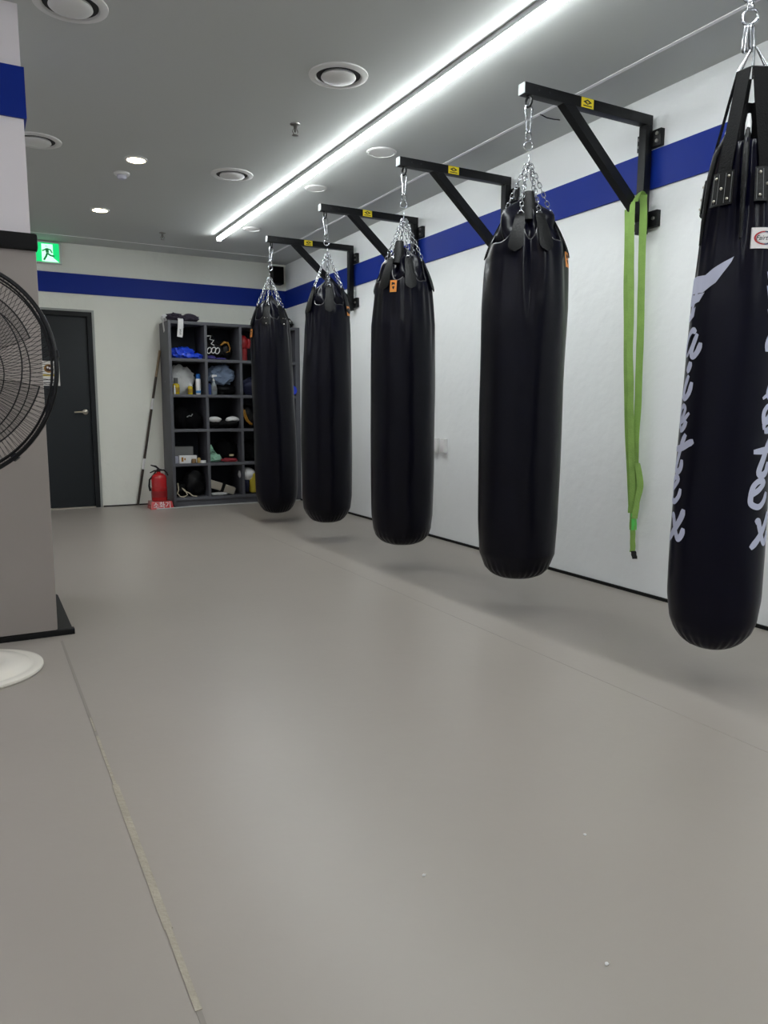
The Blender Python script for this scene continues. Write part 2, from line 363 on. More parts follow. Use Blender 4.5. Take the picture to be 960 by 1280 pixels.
# ------------------------------------------------------------------ brackets
BX0, BX1 = 2.53, 3.44
YS = [3.205, 4.475, 5.752, 7.010, 1.935]
HX = 2.575
def make_bracket(y):
    t = thing('bag_bracket', (XW, y, 2.10), '', 'bracket', 'black steel bag brackets')
    h = .026
    MB().box((BX0, y-h, 2.690), (BX1, y+h, 2.745), bev=.004).build('arm', m_steel, t)
    MB().box((BX0-.003, y-h+.001, 2.691), (BX0+.002, y+h-.001, 2.744), bev=.001).build('end_cap', m_cap, t)
    MB().box((BX1-.052, y-h, 2.105), (BX1, y+h, 2.690), bev=.004).build('upright', m_steel, t)
    a = Vector((2.82, y, 2.695)); b = Vector((BX1-.03, y, 2.19)); d = (b-a).normalized(); n = Vector((d.z, 0, -d.x))
    s = MB(); q = .027
    vs = []
    for p, cut in ((a, 1), (b, 0)):
        for e, f_ in ((-1, -1), (1, -1), (1, 1), (-1, 1)):
            pt_ = p+n*q*e; 
            k = (2.690-pt_.z)/d.z if cut else ((BX1-.052)-pt_.x)/d.x
            pt_ = pt_+d*k; vs.append((pt_.x, y+f_*(h-.001), pt_.z))
    s.add(vs, [(0, 1, 2, 3), (4, 5, 6, 7), (0, 1, 5, 4), (1, 2, 6, 5), (2, 3, 7, 6), (3, 0, 4, 7)]).build('brace', m_steel, t)
    for z in (2.62, 2.185):
        pl = MB().box((BX1, y-.085, z-.045), (XW, y+.085, z+.045), bev=.003).build('wall_plate', m_steel, t)
        for yy in (-.062, .062):
            for zz in ((-.02, .02) if z > 2.5 else (0,)):
                MB().lathe([(.001, .010), (.009, .010), (.011, .006), (.011, 0)], (BX1-.001, y+yy, z+zz), 6, X=Matrix.Rotation(-PI/2, 3, 'Y')).build('bolt', m_bolt, pl)
    e = MB().tube([(HX+.0, y+.024*math.cos(k*PI/8), 2.664+.024*math.sin(k*PI/8)) for k in range(16)], .007, 8, closed=True)
    e.lathe([(.015, 0), (.015, .006), (.008, .008)], (HX, y, 2.684), 12)
    e.build('eye_ring', m_steel, t)
    for xh in (2.62, 2.69): MB().lathe([(.001, -.001), (.006, -.001), (.006, .001), (.001, .001)], (xh, y-h-.0005, 2.72), 10, X=RX).build('screw_hole', m_ink, t)
    sk = MB().box((2.905, y-h-.0012, 2.693), (2.990, y-h, 2.742)).build('sticker', m_yellow, t); sk['label'] = 'yellow maker sticker with black diamond emblem'
    lg = MB(); F_ = lambda a, b, d: Vector((2.9475+a, y-h-.0012-d, 2.7195+b))
    lg.prism([(-.030, .002), (0, .016), (.030, .002), (0, -.010)], F_, 0, .0005, m_ink)
    lg.prism([(-.014, .003), (0, .009), (.006, .006), (-.004, .002)], F_, .0005, .0009, m_yellow)
    lg.prism([(.014, .002), (0, -.005), (-.006, -.001), (.004, .003)], F_, .0005, .0009, m_yellow)
    lg.prism([(-.030, -.014), (.030, -.014), (.030, -.019), (-.030, -.019)], F_, 0, .0005, m_ink)
    lg.build('emblem', m_ink, sk)
    return t
br = make_bracket(YS[0])
names = ['black steel wall bracket with green strap looped over it', 'black steel wall bracket holding the middle punching bag',
         'black steel wall bracket holding the second farthest punching bag', 'black steel wall bracket farthest away, near the corner speaker',
         'black steel wall bracket of the lettered bag, above the frame']
br['label'] = names[0]
for k in range(1, 5):
    c = copy_tree(br); c.location.y = YS[k]; c['label'] = names[k]

# ------------------------------------------------------------------ punching bags
def link(mb, c, L, W, r, ax, side, m=None):
    """one oval chain link, centre c, long axis ax, width axis side"""
    ax = ax.normalized(); side = (side-ax*side.dot(ax)).normalized(); h = L/2-W/2
    pts = []
    for k in range(7): a = -PI/2+PI*k/6; pts.append(c+ax*(h+W/2*math.cos(a))+side*(W/2*math.sin(a)))
    for k in range(7): a = PI/2+PI*k/6; pts.append(c+ax*(-h+W/2*math.cos(a))+side*(W/2*math.sin(a)))
    mb.tube(pts, r, 6, closed=True)
def chain(mb, a, b, L=.030, W=.017, r=.0024, ph=0):
    a = Vector(a); b = Vector(b); d = b-a; n = max(1, round(d.length/(L-2.2*r))); ax = d.normalized(); s = ax.orthogonal().normalized(); q = ax.cross(s)
    for i in range(n): link(mb, a+d*((i+.5)/n), d.length/n+2.2*r, W, r, ax, s if (i+ph) % 2 else q)
def interp(z, tab):
    if z <= tab[0][0]: return tab[0][1]
    for (a, ra), (b, rb) in zip(tab, tab[1:]):
        if z <= b: t = (z-a)/(b-a); return ra+(rb-ra)*t
    return tab[-1][1]
def sst(t): t = max(0., min(1., t)); return t*t*(3-2*t)
def adiff(a, b): return (a-b+180) % 360-180
class Axis:
    def __init__(s, x, y, off=None):
        s.c = Vector((x, y, 0)); v = Vector((x, y, 0)).normalized(); s.v = v; s.side = Vector((v.y, -v.x, 0)); s.off = off or (lambda z: 0)
    def p(s, deg, r, z):
        a = math.radians(deg); return s.c+(-s.v*math.cos(a)+s.side*math.sin(a))*r+s.side*s.off(z)+Vector((0, 0, z))

def heavy_bag(y, prof, tabs, seed, label, off=None, zrim=1.955, ztab=2.075, rtab=.122, tagang=None, flap=None, zconv=2.36, tagz=1.90, vfold=None, studs=False, tagsize=(.045, .075)):
    rnd = random.Random(seed); ax = Axis(HX, y, off)
    zb = prof[0][0]; t = thing('punching_bag', ax.p(0, 0, zb), label, 'punching bag', 'plain black punching bags')
    ph = [(rnd.choice([7, 11, 13, 17, 19, 23]), rnd.uniform(0, 6.28), rnd.uniform(.4, 1)) for _ in range(6)]
    def wt(deg): return max(math.exp(-(adiff(deg, a)/11.)**2) for a in tabs)
    def pleat(deg, z):
        a = math.radians(deg)
        top = sst((z-1.38)/(zrim-1.38)); bot = 1-sst((z-zb-.02)/.13)
        s = sum(w_*math.cos(n*a+p+.6*math.sin(z*5+p)) for n, p, w_ in ph)/6
        o = s*.015*top+bot*.0035*math.cos(30*a+seed)
        o += top*.008*math.exp(-(min(abs(adiff(deg, q)) for q in tabs)/8)**2)
        if vfold is not None: o -= .030*sst((z-1.45)/.5)*math.exp(-(adiff(deg, vfold)/(3+4*sst((z-1.5)/.4)))**2)
        o += .004*noise.noise(Vector((math.cos(a)*2.2, math.sin(a)*2.2, z*2.5+seed)))
        return o
    N = 144; zs = []
    z = zb
    zlist = [zb+i*.012 for i in range(14)]; z = zlist[-1]
    while z < zrim-.10: z += .028; zlist.append(z)
    z0 = zlist[-1]; K = 12
    def rim(deg):
        k = wt(deg); sag = .022*noise.noise(Vector((deg*.045, seed, 0)))
        rz = zrim+sag+(ztab-zrim)*k; r = interp(zrim, prof)*(1-k)+rtab*k+.012*(1-k)*noise.noise(Vector((deg*.03, 4, seed)))
        return r+pleat(deg, zrim)*.8, rz
    vs = []; rows = 0
    for z in zlist:
        for i in range(N):
            d = 360*i/N; vs.append(ax.p(d, max(.004, interp(z, prof)+pleat(d, z)*(1 if z > zb+.012 else 0)), z))
        rows += 1
    for k in range(1, K+1):
        for i in range(N):
            d = 360*i/N; rr, rz = rim(d); s = k/K
            zz = z0+(rz-z0)*s; rbase = interp(zz if wt(d) < .5 else min(zz, zrim), prof)
            rbase = interp(z0, prof)+pleat(d, z0)
            r = rbase*(1-s**1.3)+rr*s**1.3+.004*math.sin(s*PI)
            vs.append(ax.p(d, r, zz))
        rows += 1
    for dr_, dz in ((-.004, .003), (-.008, -.006), (-.012, -.05), (-.018, -.12)):
        for i in range(N):
            d = 360*i/N; rr, rz = rim(d); vs.append(ax.p(d, rr+dr_, rz+dz))
        rows += 1
    fs = [(j*N+i, j*N+(i+1) % N, (j+1)*N+(i+1) % N, (j+1)*N+i) for j in range(rows-1) for i in range(N)]
    fs.append(tuple(range(N))[::-1])
    MB().add(vs, fs).build('cover', m_vinyl, t)
    # rim piping, its lighter grey standing in for the highlight on the rim
    MB().tube([ax.p(2.5*i, rim(2.5*i)[0]-.002, rim(2.5*i)[1]+.002) for i in range(144)], .0035, 6, closed=True).build('rim_piping', m_pipe, t)
    # bunched inner lining
    iv = []; J = 20; NI = 120
    def dent(d): return max(max(math.exp(-(adiff(d, q)/15.)**2) for q in tabs), math.exp(-(adiff(d, flap)/9.)**2) if flap is not None else 0)
    for j in range(J+1):
        s = j/J; zz = zrim-.09+s*(.325)
        for i in range(NI):
            d = 360*i/NI; a = math.radians(d)
            r = interp(zz, prof)*(.70+.29*sst(s*1.9))*(1-.75*sst((s-.72)/.28))*(1-.42*dent(d)*sst((zz-1.97)/.09))*(1+.20*noise.noise(Vector((math.cos(a)*2.4+seed, math.sin(a)*2.4, s*2.6)))-.07*abs(math.cos(4.5*a+seed+2*s)))
            iv.append(ax.p(d, max(.01, r), zz+.035*noise.noise(Vector((math.cos(a)*3, math.sin(a)*3+seed, s)))))
    fi = [(j*NI+i, j*NI+(i+1) % NI, (j+1)*NI+(i+1) % NI, (j+1)*NI+i) for j in range(J) for i in range(NI)]+[tuple(range(NI))[::-1], tuple(J*NI+i for i in range(NI))]
    MB().add(iv, fi).build('lining', m_vinyl, t)
    # leather tabs with ring
    for q in tabs:
        tb = MB(); n = 14; path = []
        zlo = zrim-.055; 
        for k in range(n+1):
            s = k/n; zz = zlo+(ztab+.012-zlo)*s
            d = q; rr, rz = rim(d)
            sp = max(0, (zz-z0)/(rz-z0)) if zz > z0 else 0
            rbase = interp(min(zz, z0), prof)+pleat(d, min(zz, z0))
            r = (rbase*(1-min(1, sp)**1.3)+rr*min(1, sp)**1.3)+.004*math.sin(min(1, sp)*PI)+.006
            path.append((zz, r, .042-.018*s))
        va = []
        m_ = 8
        for (zz, r, hw) in path:
            for layer in (0, 1):
                for k in range(m_+1):
                    u = -1+2*k/m_
                    zoff = 0
                    hh = hw
                    s = (zz-zlo)
                    if s < .042: hh = hw*math.sqrt(max(.02, 1-((.042-s)/.042)**2))
                    va.append(ax.p(q+math.degrees(u*hh/max(r, .09)), r+layer*.005, zz))
        W2 = 2*(m_+1); fa = []
        for j in range(n):
            for k in range(m_):
                a = j*W2+k; b = (j+1)*W2+k
                fa.append((a, a+1, b+1, b)); a += m_+1; b += m_+1; fa.append((a, b, b+1, a+1))
            for k in (0, m_):
                a = j*W2+k; b = (j+1)*W2+k; fa.append((a, b, b+m_+1, a+m_+1))
        for j in (0, n):
            for k in range(m_): a = j*W2+k; fa.append((a, a+1, a+m_+2, a+m_+1))
        tab = MB().add(va, fa).build('strap_tab', m_leather, t)
        if studs:
            for du, dz in ((-8, .07), (8, .07), (0, .02)):
                rr = path[2][1]+.006; MB().blob(ax.p(q+du*.5, rr, zlo+dz), (.005, .005, .005), 1, 0, 1, 1, flatb=False).build('rivet', m_silver, tab)
        rg = MB(); top = ax.p(q, rtab+.004, ztab+.012)
        rg.tube([top+ax.side*0+Vector((0, 0, .016*math.sin(k*PI/6)))+(ax.p(q+90, 1, 0)-ax.p(q+90, 0, 0)).normalized()*.016*math.cos(k*PI/6) for k in range(12)], .003, 6, closed=True)
        rg.build('ring', m_chrome, tab)
        ch = MB(); chain(ch, top+Vector((0, 0, .016)), ax.p(q, .012, zconv), ph=int(q) % 2)
        ch.build('chain', m_chrome, t)
    # swivel chain up to carabiner
    up_ = MB(); c0 = ax.p(0, 0, 0); c0 = Vector((HX, y, 0))
    bt = ax.p(0, 0, zconv); tp_ = Vector((HX, y, 2.645))
    link(up_, bt+Vector((0, 0, .018)), .052, .022, .0036, Vector((0, 0, 1)), ax.v)
    cc = bt+(tp_-bt)*.32; up_.tube([cc+Vector((0, 0, .022*math.cos(k*PI/8)))+ax.side*.022*math.sin(k*PI/8) for k in range(16)], .0042, 8, closed=True)
    cc = bt+(tp_-bt)*.48; link(up_, cc, .05, .030, .0045, Vector((0, 0, 1)), (ax.side+ax.v*.7))
    up_.build('swivel_link', m_chrome, t)
    cb = MB(); a = bt+(tp_-bt)*.56; b = tp_; d = b-a; s = ax.side
    cb.tube([a-s*.005, a+d*.1-s*.010, a+d*.55-s*.013, a+d*.85-s*.019, b-s*.012, b+Vector((0, 0, .006)), b+s*.012, a+d*.85+s*.019, a+d*.55+s*.013, a+d*.1+s*.010, a+s*.005, a-Vector((0, 0, .004))], .0048, 8, closed=True)
    cb.build('carabiner', m_chrome, t)
    if tagang is not None:
        tg = MB(); hw, hh = tagsize[0]/2, tagsize[1]/2
        def F_(a, b, d):
            zz = tagz+b; r = interp(zz, prof)+.012+d; return ax.p(tagang+math.degrees(a/r), r, zz)
        tg.prism([(-hw, -hh), (0, -hh), (hw, -hh), (hw, 0), (hw, hh), (0, hh), (-hw, hh), (-hw, 0)], F_, 0, .002)
        tg = tg.build('brand_tag', m_orange, t); tg['label'] = 'small orange tag'
        lg = MB()
        lg.prism([(-hw*.5, hh*.7), (hw*.5, hh*.55), (hw*.5, hh*.2), (0, hh*.3), (-hw*.5, hh*.1)], F_, .002, .003)
        lg.prism([(-hw*.4, -hh*.1), (hw*.45, 0), (hw*.2, -hh*.6), (-hw*.1, -hh*.45)], F_, .002, .003)
        lg.build('emblem', m_ink, tg)
    if flap is not None:
        ff = MB()
        pts = [ax.p(flap, .115, 2.055), ax.p(flap, .098, 2.10), ax.p(flap, .082, 2.16), ax.p(flap, .070, 2.205)]
        ff.tube(pts, [.030, .036, .033, .026], 14, flat=.55, upv=-ax.v)
        ff.build('closure_flap', m_leather, t)
    return t, ax

def sc(p, k=1.017): return [(1.1+(z-1.1)*k, r*k) for z, r in p]
# bag 4 (nearest of the plain ones)
p4 = sc([(.203, .004), (.206, .06), (.216, .107), (.235, .140), (.265, .169), (.341, .201), (.517, .212), (.82, .216), (1.242, .216), (1.489, .220), (1.628, .219), (1.821, .207), (1.952, .190), (2.05, .167), (2.12, .14)])
heavy_bag(YS[0], p4, [-15, 28, 92, 150, 208, 272], 4, 'large plain black punching bag left of the hanging green strap', tagang=70, flap=4, vfold=7, zrim=1.945, tagz=1.865, off=lambda z: .008*sst((z-1)/1.0))
p3 = sc([(.184, .004), (.188, .07), (.201, .114), (.222, .150), (.254, .181), (.30, .198), (.397, .210), (.739, .216), (1.247, .217), (1.658, .211), (1.829, .194), (1.963, .175), (2.055, .150), (2.16, .09)])
heavy_bag(YS[1], p3, [14, 74, 134, 194, 254, -38], 3, 'middle punching bag, plain black, beside the white wall sockets', tagang=-19, tagz=1.90, flap=-21, zrim=1.94)
p2 = sc([(.168, .004), (.173, .06), (.19, .110), (.213, .141), (.25, .172), (.294, .195), (.389, .207), (.718, .211), (1.317, .203), (1.754, .185), (1.90, .172), (1.988, .160), (2.045, .129), (2.145, .074)])
heavy_bag(YS[2], p2, [4, 64, 124, 184, 244, -56], 2, 'plain black punching bag second farthest from the viewer', tagang=62, tagz=1.90, off=lambda z: .018*sst((z-1)/1.0), zrim=1.935)
p1 = sc([(.097, .008), (.105, .07), (.125, .12), (.166, .155), (.21, .180), (.261, .196), (.35, .204), (.578, .206), (1.307, .199), (1.778, .190), (1.957, .170), (2.047, .147), (2.114, .094)])
heavy_bag(YS[3], p1, [-12, 42, 104, 164, 224, -74], 1, 'plain black punching bag farthest away, in front of the shelf', tagang=-66, tagz=1.83, off=lambda z: .014-.034*sst((z-.3)/1.7), studs=True, zrim=1.95)

# bag 5, lettered
def lettered_bag(y):
    k = 1.019
    prof = sc([(.162, .003), (.168, .05), (.184, .085), (.204, .113), (.24, .142), (.285, .160), (.382, .172), (.573, .172), (.781, .168), (1.075, .166), (1.319, .163), (1.498, .159), (1.608, .153), (1.731, .145), (1.956, .122), (2.036, .106), (2.10, .092)], k)
    ax = Axis(HX+.006, y, lambda z: -.013+.020*sst((z-.6)/1.2))
    zb = prof[0][0]; t = thing('punching_bag', ax.p(0, 0, zb), 'black punching bag with white vertical lettering cut by right edge', 'punching bag')
    straps = [28+60*i for i in range(6)]; ridges = [-2+60*i for i in range(6)]
    def rr_(deg, z):
        a = math.radians(deg); r = interp(z, prof); top = sst((z-1.45)/.55); bot = 1-sst((z-zb-.02)/.12)
        m = min(abs(adiff(deg, q)) for q in ridges)
        r += top*(.014*math.exp(-(m/5.5)**2)-.006*math.exp(-((m-13)/6)**2))
        r += .0025*bot*math.cos(26*a)+.002*noise.noise(Vector((math.cos(a)*2, math.sin(a)*2, z*3)))+top*.003*math.cos(23*a+1)
        return r
    N = 180; zl = [zb+i*.012 for i in range(14)]
    while zl[-1] < 2.05: zl.append(zl[-1]+.03)
    vs = [ax.p(360*i/N, max(.003, rr_(360*i/N, z) if z > zb+.012 else interp(z, prof)), z) for z in zl for i in range(N)]
    zt = zl[-1]
    for dr_, dz in ((-.004, .004), (-.01, -.004), (-.02, -.06)):
        vs += [ax.p(360*i/N, rr_(360*i/N, zt)+dr_, zt+dz) for i in range(N)]
    rows = len(zl)+3
    fs = [(j*N+i, j*N+(i+1) % N, (j+1)*N+(i+1) % N, (j+1)*N+i) for j in range(rows-1) for i in range(N)]+[tuple(range(N))[::-1], tuple((rows-1)*N+i for i in range(N))]
    MB().add(vs, fs).build('cover', m_vinyl2, t)
    # inner gathered cover
    iv = MB(); J = 8
    iv.add([ax.p(360*i/60, (.088*(1-j/J)+.034*(j/J))*(1+.18*math.cos(6*math.radians(360*i/60)+2)), zt-.05+.20*j/J) for j in range(J+1) for i in range(60)],
           [(j*60+i, j*60+(i+1) % 60, (j+1)*60+(i+1) % 60, (j+1)*60+i) for j in range(J) for i in range(60)]+[tuple(J*60+i for i in range(60)), tuple(range(60))])
    iv.build('lining', m_dark, t)
    # rolled seams between the straps
    for q in ridges:
        pts = [ax.p(q, interp(z, prof)+.012-.002*(z > 2), z) for z in (1.72, 1.80, 1.88, 1.96, 2.04)]+[ax.p(q, .088, 2.10), ax.p(q, .070, 2.15)]
        MB().tube(pts, [.004, .008, .010, .011, .011, .010, .008], 10).build('rolled_seam', m_leather, t)
        MB().tube([ax.p(q, .086, 2.095), ax.p(q, .074, 2.14), ax.p(q, .066, 2.17)], [.0118, .0105, .006], 10).build('seam_end', m_alu, t)
    ztop = 2.335; rtop = .050
    for q in straps:
        tb = MB()
        def F_(a, b, d, q=q):
            r = rr_(q, b)+.003+d; return ax.p(q+math.degrees(a/r), r, b)
        # strap
        n = 12; va = []
        zlo = 1.93
        for j in range(n+1):
            s = j/n; z = zlo+(ztop-zlo)*s
            r = rr_(q, min(z, 2.0))+.006 if z < 2.0 else (rr_(q, 2.0)+.006)*(1-(z-2.0)/(ztop-2.0))+rtop*(z-2.0)/(ztop-2.0)
            for layer in (0, 1):
                for u in (-1, 0, 1):
                    p0 = ax.p(q, r+layer*.004, z); tdir = (ax.p(q+90, 1, 0)-ax.p(q+90, 0, 0)).normalized()
                    va.append(p0+tdir*u*.026)
        fa = []
        for j in range(n):
            a = j*6; b = a+6
            fa += [(a, a+1, b+1, b), (a+1, a+2, b+2, b+1), (a+3, b+3, b+4, a+4), (a+4, b+4, b+5, a+5), (a, b, b+3, a+3), (a+2, a+5, b+5, b+2)]
        for a in (0, n*6): fa += [(a, a+1, a+4, a+3), (a+1, a+2, a+5, a+4)]
        tb.add(va, fa); stp = tb.build('webbing_strap', m_web, t)
        # riveted patch
        pp = MB(); pv = []
        nz, nu = 6, 6; z0, z1 = 1.845, 1.965
        for l_ in (0, 1):
            for j in range(nz+1):
                for i in range(nu+1): pv.append(ax.p(q+math.degrees((-.037+.074*i/nu)/.13), rr_(q, z0+(z1-z0)*j/nz)+.0125+l_*.004, z0+(z1-z0)*j/nz))
        o = (nz+1)*(nu+1); fp = []
        for j in range(nz):
            for i in range(nu):
                a = j*(nu+1)+i; b = a+nu+1; fp += [(a, a+1, b+1, b), (a+o, b+o, b+o+1, a+o+1)]
        for j in range(nz):
            for i in (0, nu): a = j*(nu+1)+i; b = a+nu+1; fp.append((a, b, b+o, a+o))
        for i in range(nu):
            for j in (0, nz): a = j*(nu+1)+i; fp.append((a, a+1, a+1+o, a+o))
        pt_ = pp.add(pv, fp).build('leather_patch', m_leather, t)
        for a, z in ((-.022, 1.865), (.022, 1.865), (-.022, 1.945), (.022, 1.945), (0, 1.905)):
            MB().blob(ax.p(q+math.degrees(a/.13), rr_(q, z)+.0175, z), (.0055, .0055, .0055), 1, 0, 1, 2, flatb=False).build('rivet', m_silver, pt_)
        stc = MB()
        for aa in (-.031, -.012, .012, .031):
            stc.tube([ax.p(q+math.degrees(aa/.13), rr_(q, z)+.0167, z) for z in (1.852, 1.905, 1.958)], .0008, 4)
        stc.build('stitching', m_cap, pt_)
        # wire triangle
        T = (ax.p(q+90, 1, 0)-ax.p(q+90, 0, 0)).normalized(); a = ax.p(q, rtop+.002, ztop); c = ax.p(q, .008, ztop+.085)
        MB().tube([a-T*.028, a, a+T*.028, c+T*.004, c-T*.004], .0030, 8, closed=True).build('wire_triangle', m_chrome, t)
    sw = MB(); Z = ztop+.085; C0 = ax.p(0, 0, 0); up1 = Vector((0, 0, 1))
    for s in (-1, 0, 1):
        link(sw, C0+ax.side*.012*s+up1*(Z+.036), .092, .022, .0046, up1+ax.side*-.06*s, ax.v+ax.side*.5)
    sw.build('carabiner', m_chrome, t)
    w2 = MB(); z = Z+.085
    w2.tube([C0+up1*(z+.024+.026*math.sin(k*PI/8))+ax.side*.026*math.cos(k*PI/8) for k in range(16)], .005, 8, closed=True)
    w2.lathe([(.001, 0), (.012, 0), (.014, .006), (.014, .012), (.010, .016), (.010, .022), (.014, .024), (.012, .032), (.001, .034)], C0+up1*(z+.048), 16)
    w2.tube([C0+up1*(z+.100+.024*math.sin(k*PI/8))+ax.side*.026*math.cos(k*PI/8) for k in range(16)], .0055, 8, closed=True)
    w2.build('swivel', m_chrome, t)
    ch = MB(); chain(ch, C0+up1*(z+.118), Vector((HX, y, 2.648)), L=.05, W=.03, r=.0055); ch.build('chain', m_chrome, t)
    # brush lettering
    mapx = [(-8, -26), (-6, -24), (0, -14), (5, -6), (10, 2), (15, 10), (25, 22), (56, 54)]
    def mx(a): return interp(a, mapx)
    POLY = [[(55.1, 1.658), (34.6, 1.632), (18.9, 1.606), (-1.7, 1.611), (-6.5, 1.600), (-5.6, 1.580), (-3.6, 1.548), (18.1, 1.543), (34.9, 1.572), (48.6, 1.624), (44.1, 1.624), (52.5, 1.641)],
            [(-6, 1.552), (4.6, 1.540), (20.6, 1.542), (14.2, 1.512), (-4, 1.498)], [(10.1, 1.496), (8.5, 1.459), (-2.5, 1.44), (-4.2, 1.468)]]
    STR = [           ([(0.9, 1.056), (0.8, 1.099), (5.2, 1.122), (9.4, 1.112), (7.2, 1.087), (2.4, 1.062), (2.4, 1.034)], .0075), ([(15.6, 1.095), (9.8, 1.072), (3.8, 1.056)], .007), ([(12.9, 1.064), (8.9, 1.037), (3.0, 1.027)], .010),
           ([(13.5, 1.013), (8.8, .976), (5.0, .929), (.8, .877), (4.9, .864), (9.8, .879), (11.1, .914)], .0105), ([(-5.7, .952), (9.3, .96), (18, .977), (24.9, .988)], .0105),
           ([(-6.1, .790), (-2, .798), (3.2, .812), (8, .836), (2.3, .843), (-3.3, .823), (-5.1, .78), (-3.8, .755), (3.7, .745), (10.2, .768), (12.4, .800)], .009),
           ]
    STR2 = [([(4, 1.575), (-3, 1.52), (-13, 1.45)], .008),
            ([(9, 1.398), (1, 1.408), (-9, 1.392), (-16, 1.355), (-17, 1.318)], .009), ([(12, 1.392), (3, 1.352), (-5, 1.325), (-12, 1.312)], .006), ([(12, 1.392), (5, 1.350), (3, 1.320), (9, 1.310), (16, 1.330), (19, 1.358)], .010),
            ([(3, 1.290), (1, 1.270), (-4, 1.252)], .0125), ([(2, 1.238), (-5, 1.200), (-8, 1.165), (-2, 1.153), (6, 1.172), (10, 1.212)], .010), ([(-7, 1.168), (-17, 1.148)], .006),
            ([(15, .722), (12, .690), (3, .650), (-8, .615), (-18, .588)], .011), ([(-12, .684), (-7, .690), (-3, .660), (3, .620), (9, .603), (15, .622), (17, .648)], .010)]
    for c0, l_ in ((-61, 'white brush lettering down the left of the bag'), (60, 'white brush lettering down the right of the bag'), (176, None)):
        lm = MB()
        def P(a, z, d=.0018): return ax.p(c0+a, rr_(c0+a, z)+d, z)
        for pl in POLY:
            bm = bmesh.new()
            pts = []
            for i in range(len(pl)):
                (a, z), (b, zz) = pl[i], pl[(i+1) % len(pl)]
                a = mx(a); b = mx(b); n = max(1, int(abs(b-a)/5))
                for q in range(n): pts.append((a+(b-a)*q/n, z+(zz-z)*q/n))
            vv = [bm.verts.new((a/100, z, 0)) for a, z in pts]
            f = bm.faces.new(vv); bmesh.ops.triangulate(bm, faces=[f])
            bmesh.ops.subdivide_edges(bm, edges=bm.edges[:], cuts=3, use_grid_fill=True)
            bm.verts.index_update()
            lm.add([P(v.co.x*100, v.co.y) for v in bm.verts], [[v.index for v in f.verts] for f in bm.faces]); bm.free()
        for pts, hw, dirct in [(p, h, 0) for p, h in STR]+[(p, h, 1) for p, h in STR2]:
            # smooth stroke
            q = [(a if dirct else mx(a), z) for a, z in pts]; fine = []
            for i in range(len(q)-1):
                p0 = q[max(0, i-1)]; p1 = q[i]; p2 = q[i+1]; p3 = q[min(len(q)-1, i+2)]
                for k_ in range(5):
                    u = k_/5; f_ = lambda c: .5*((2*p1[c])+(-p0[c]+p2[c])*u+(2*p0[c]-5*p1[c]+4*p2[c]-p3[c])*u*u+(-p0[c]+3*p1[c]-3*p2[c]+p3[c])*u**3)
                    fine.append((f_(0), f_(1)))
            fine.append(q[-1]); n = len(fine); L = []; 
            R0 = .17*PI/180
            va = []
            for i, (a, z) in enumerate(fine):
                a0, z0 = fine[max(0, i-1)]; a1, z1 = fine[min(n-1, i+1)]
                dx = (a1-a0)*R0; dz = z1-z0; l = math.hypot(dx, dz) or 1
                e = min(i, n-1-i)/3.; hh = 1.28*hw*(.6+.4*min(1, e))
                nx, nz = -dz/l*hh, dx/l*hh
                for s in (-1, 0, 1): va.append(P(a+s*nx/R0, z+s*nz, .0018+.0002*(i % 2)))
            lm.add(va, [(i*3+s, i*3+s+1, i*3+s+4, i*3+s+3) for i in range(n-1) for s in (0, 1)])
        o = lm.build('lettering', m_letter, t, smooth=False)
        sd = o.modifiers.new('thickness', 'SOLIDIFY'); sd.thickness = .0006; sd.offset = 1
        if l_: o['label'] = l_
    # maker label
    la, lz = 28, 1.717
    def FL(a, b, d): r = rr_(la, lz)+.006+d; return ax.p(la+math.degrees(a/r), r, lz+b)
    W_, H_ = .046, .036
    def strip(mb, a0, a1, b0, b1, d0, d1, m=None):
        pl = [(a0+(a1-a0)*i/10, b0) for i in range(11)]+[(a1-(a1-a0)*i/10, b1) for i in range(11)]
        n = 11; mb.add([FL(a, b, d1) for a, b in pl], [(i, i+1, 20-i, 21-i) for i in range(10)], m)
        mb.add([FL(a, b, d0) for a, b in pl]+[FL(a, b, d1) for a, b in pl], [(i, (i+1) % 22, 22+(i+1) % 22, 22+i) for i in range(22)], m)
    lb = MB(); strip(lb, -W_, W_, -H_, H_, -.004, .001); lb = lb.build('maker_label', m_label, t); lb['label'] = 'white maker label with oval logo'
    ov = MB()
    def ell(ra, rb, a0, a1, w_, m):
        n = 20; vs = []
        for i in range(n+1):
            a = math.radians(a0+(a1-a0)*i/n)
            vs += [FL(ra*math.cos(a), rb*math.sin(a), .0016), FL((ra-w_)*math.cos(a), (rb-w_*.6)*math.sin(a), .0016)]
        ov.add(vs, [(2*i, 2*i+1, 2*i+3, 2*i+2) for i in range(n)], m)
    ell(.038, .024, 90, 270, .007, m_red); ell(.038, .024, -90, 90, .007, m_navy); ell(.030, .019, 0, 360, .0015, m_ink)
    ov.build('oval_logo', None, lb)
    text('Fairtex', FL, .023, .0012, .0020, shear=.3).build('logo_text', m_ink, lb)
lettered_bag(YS[4])

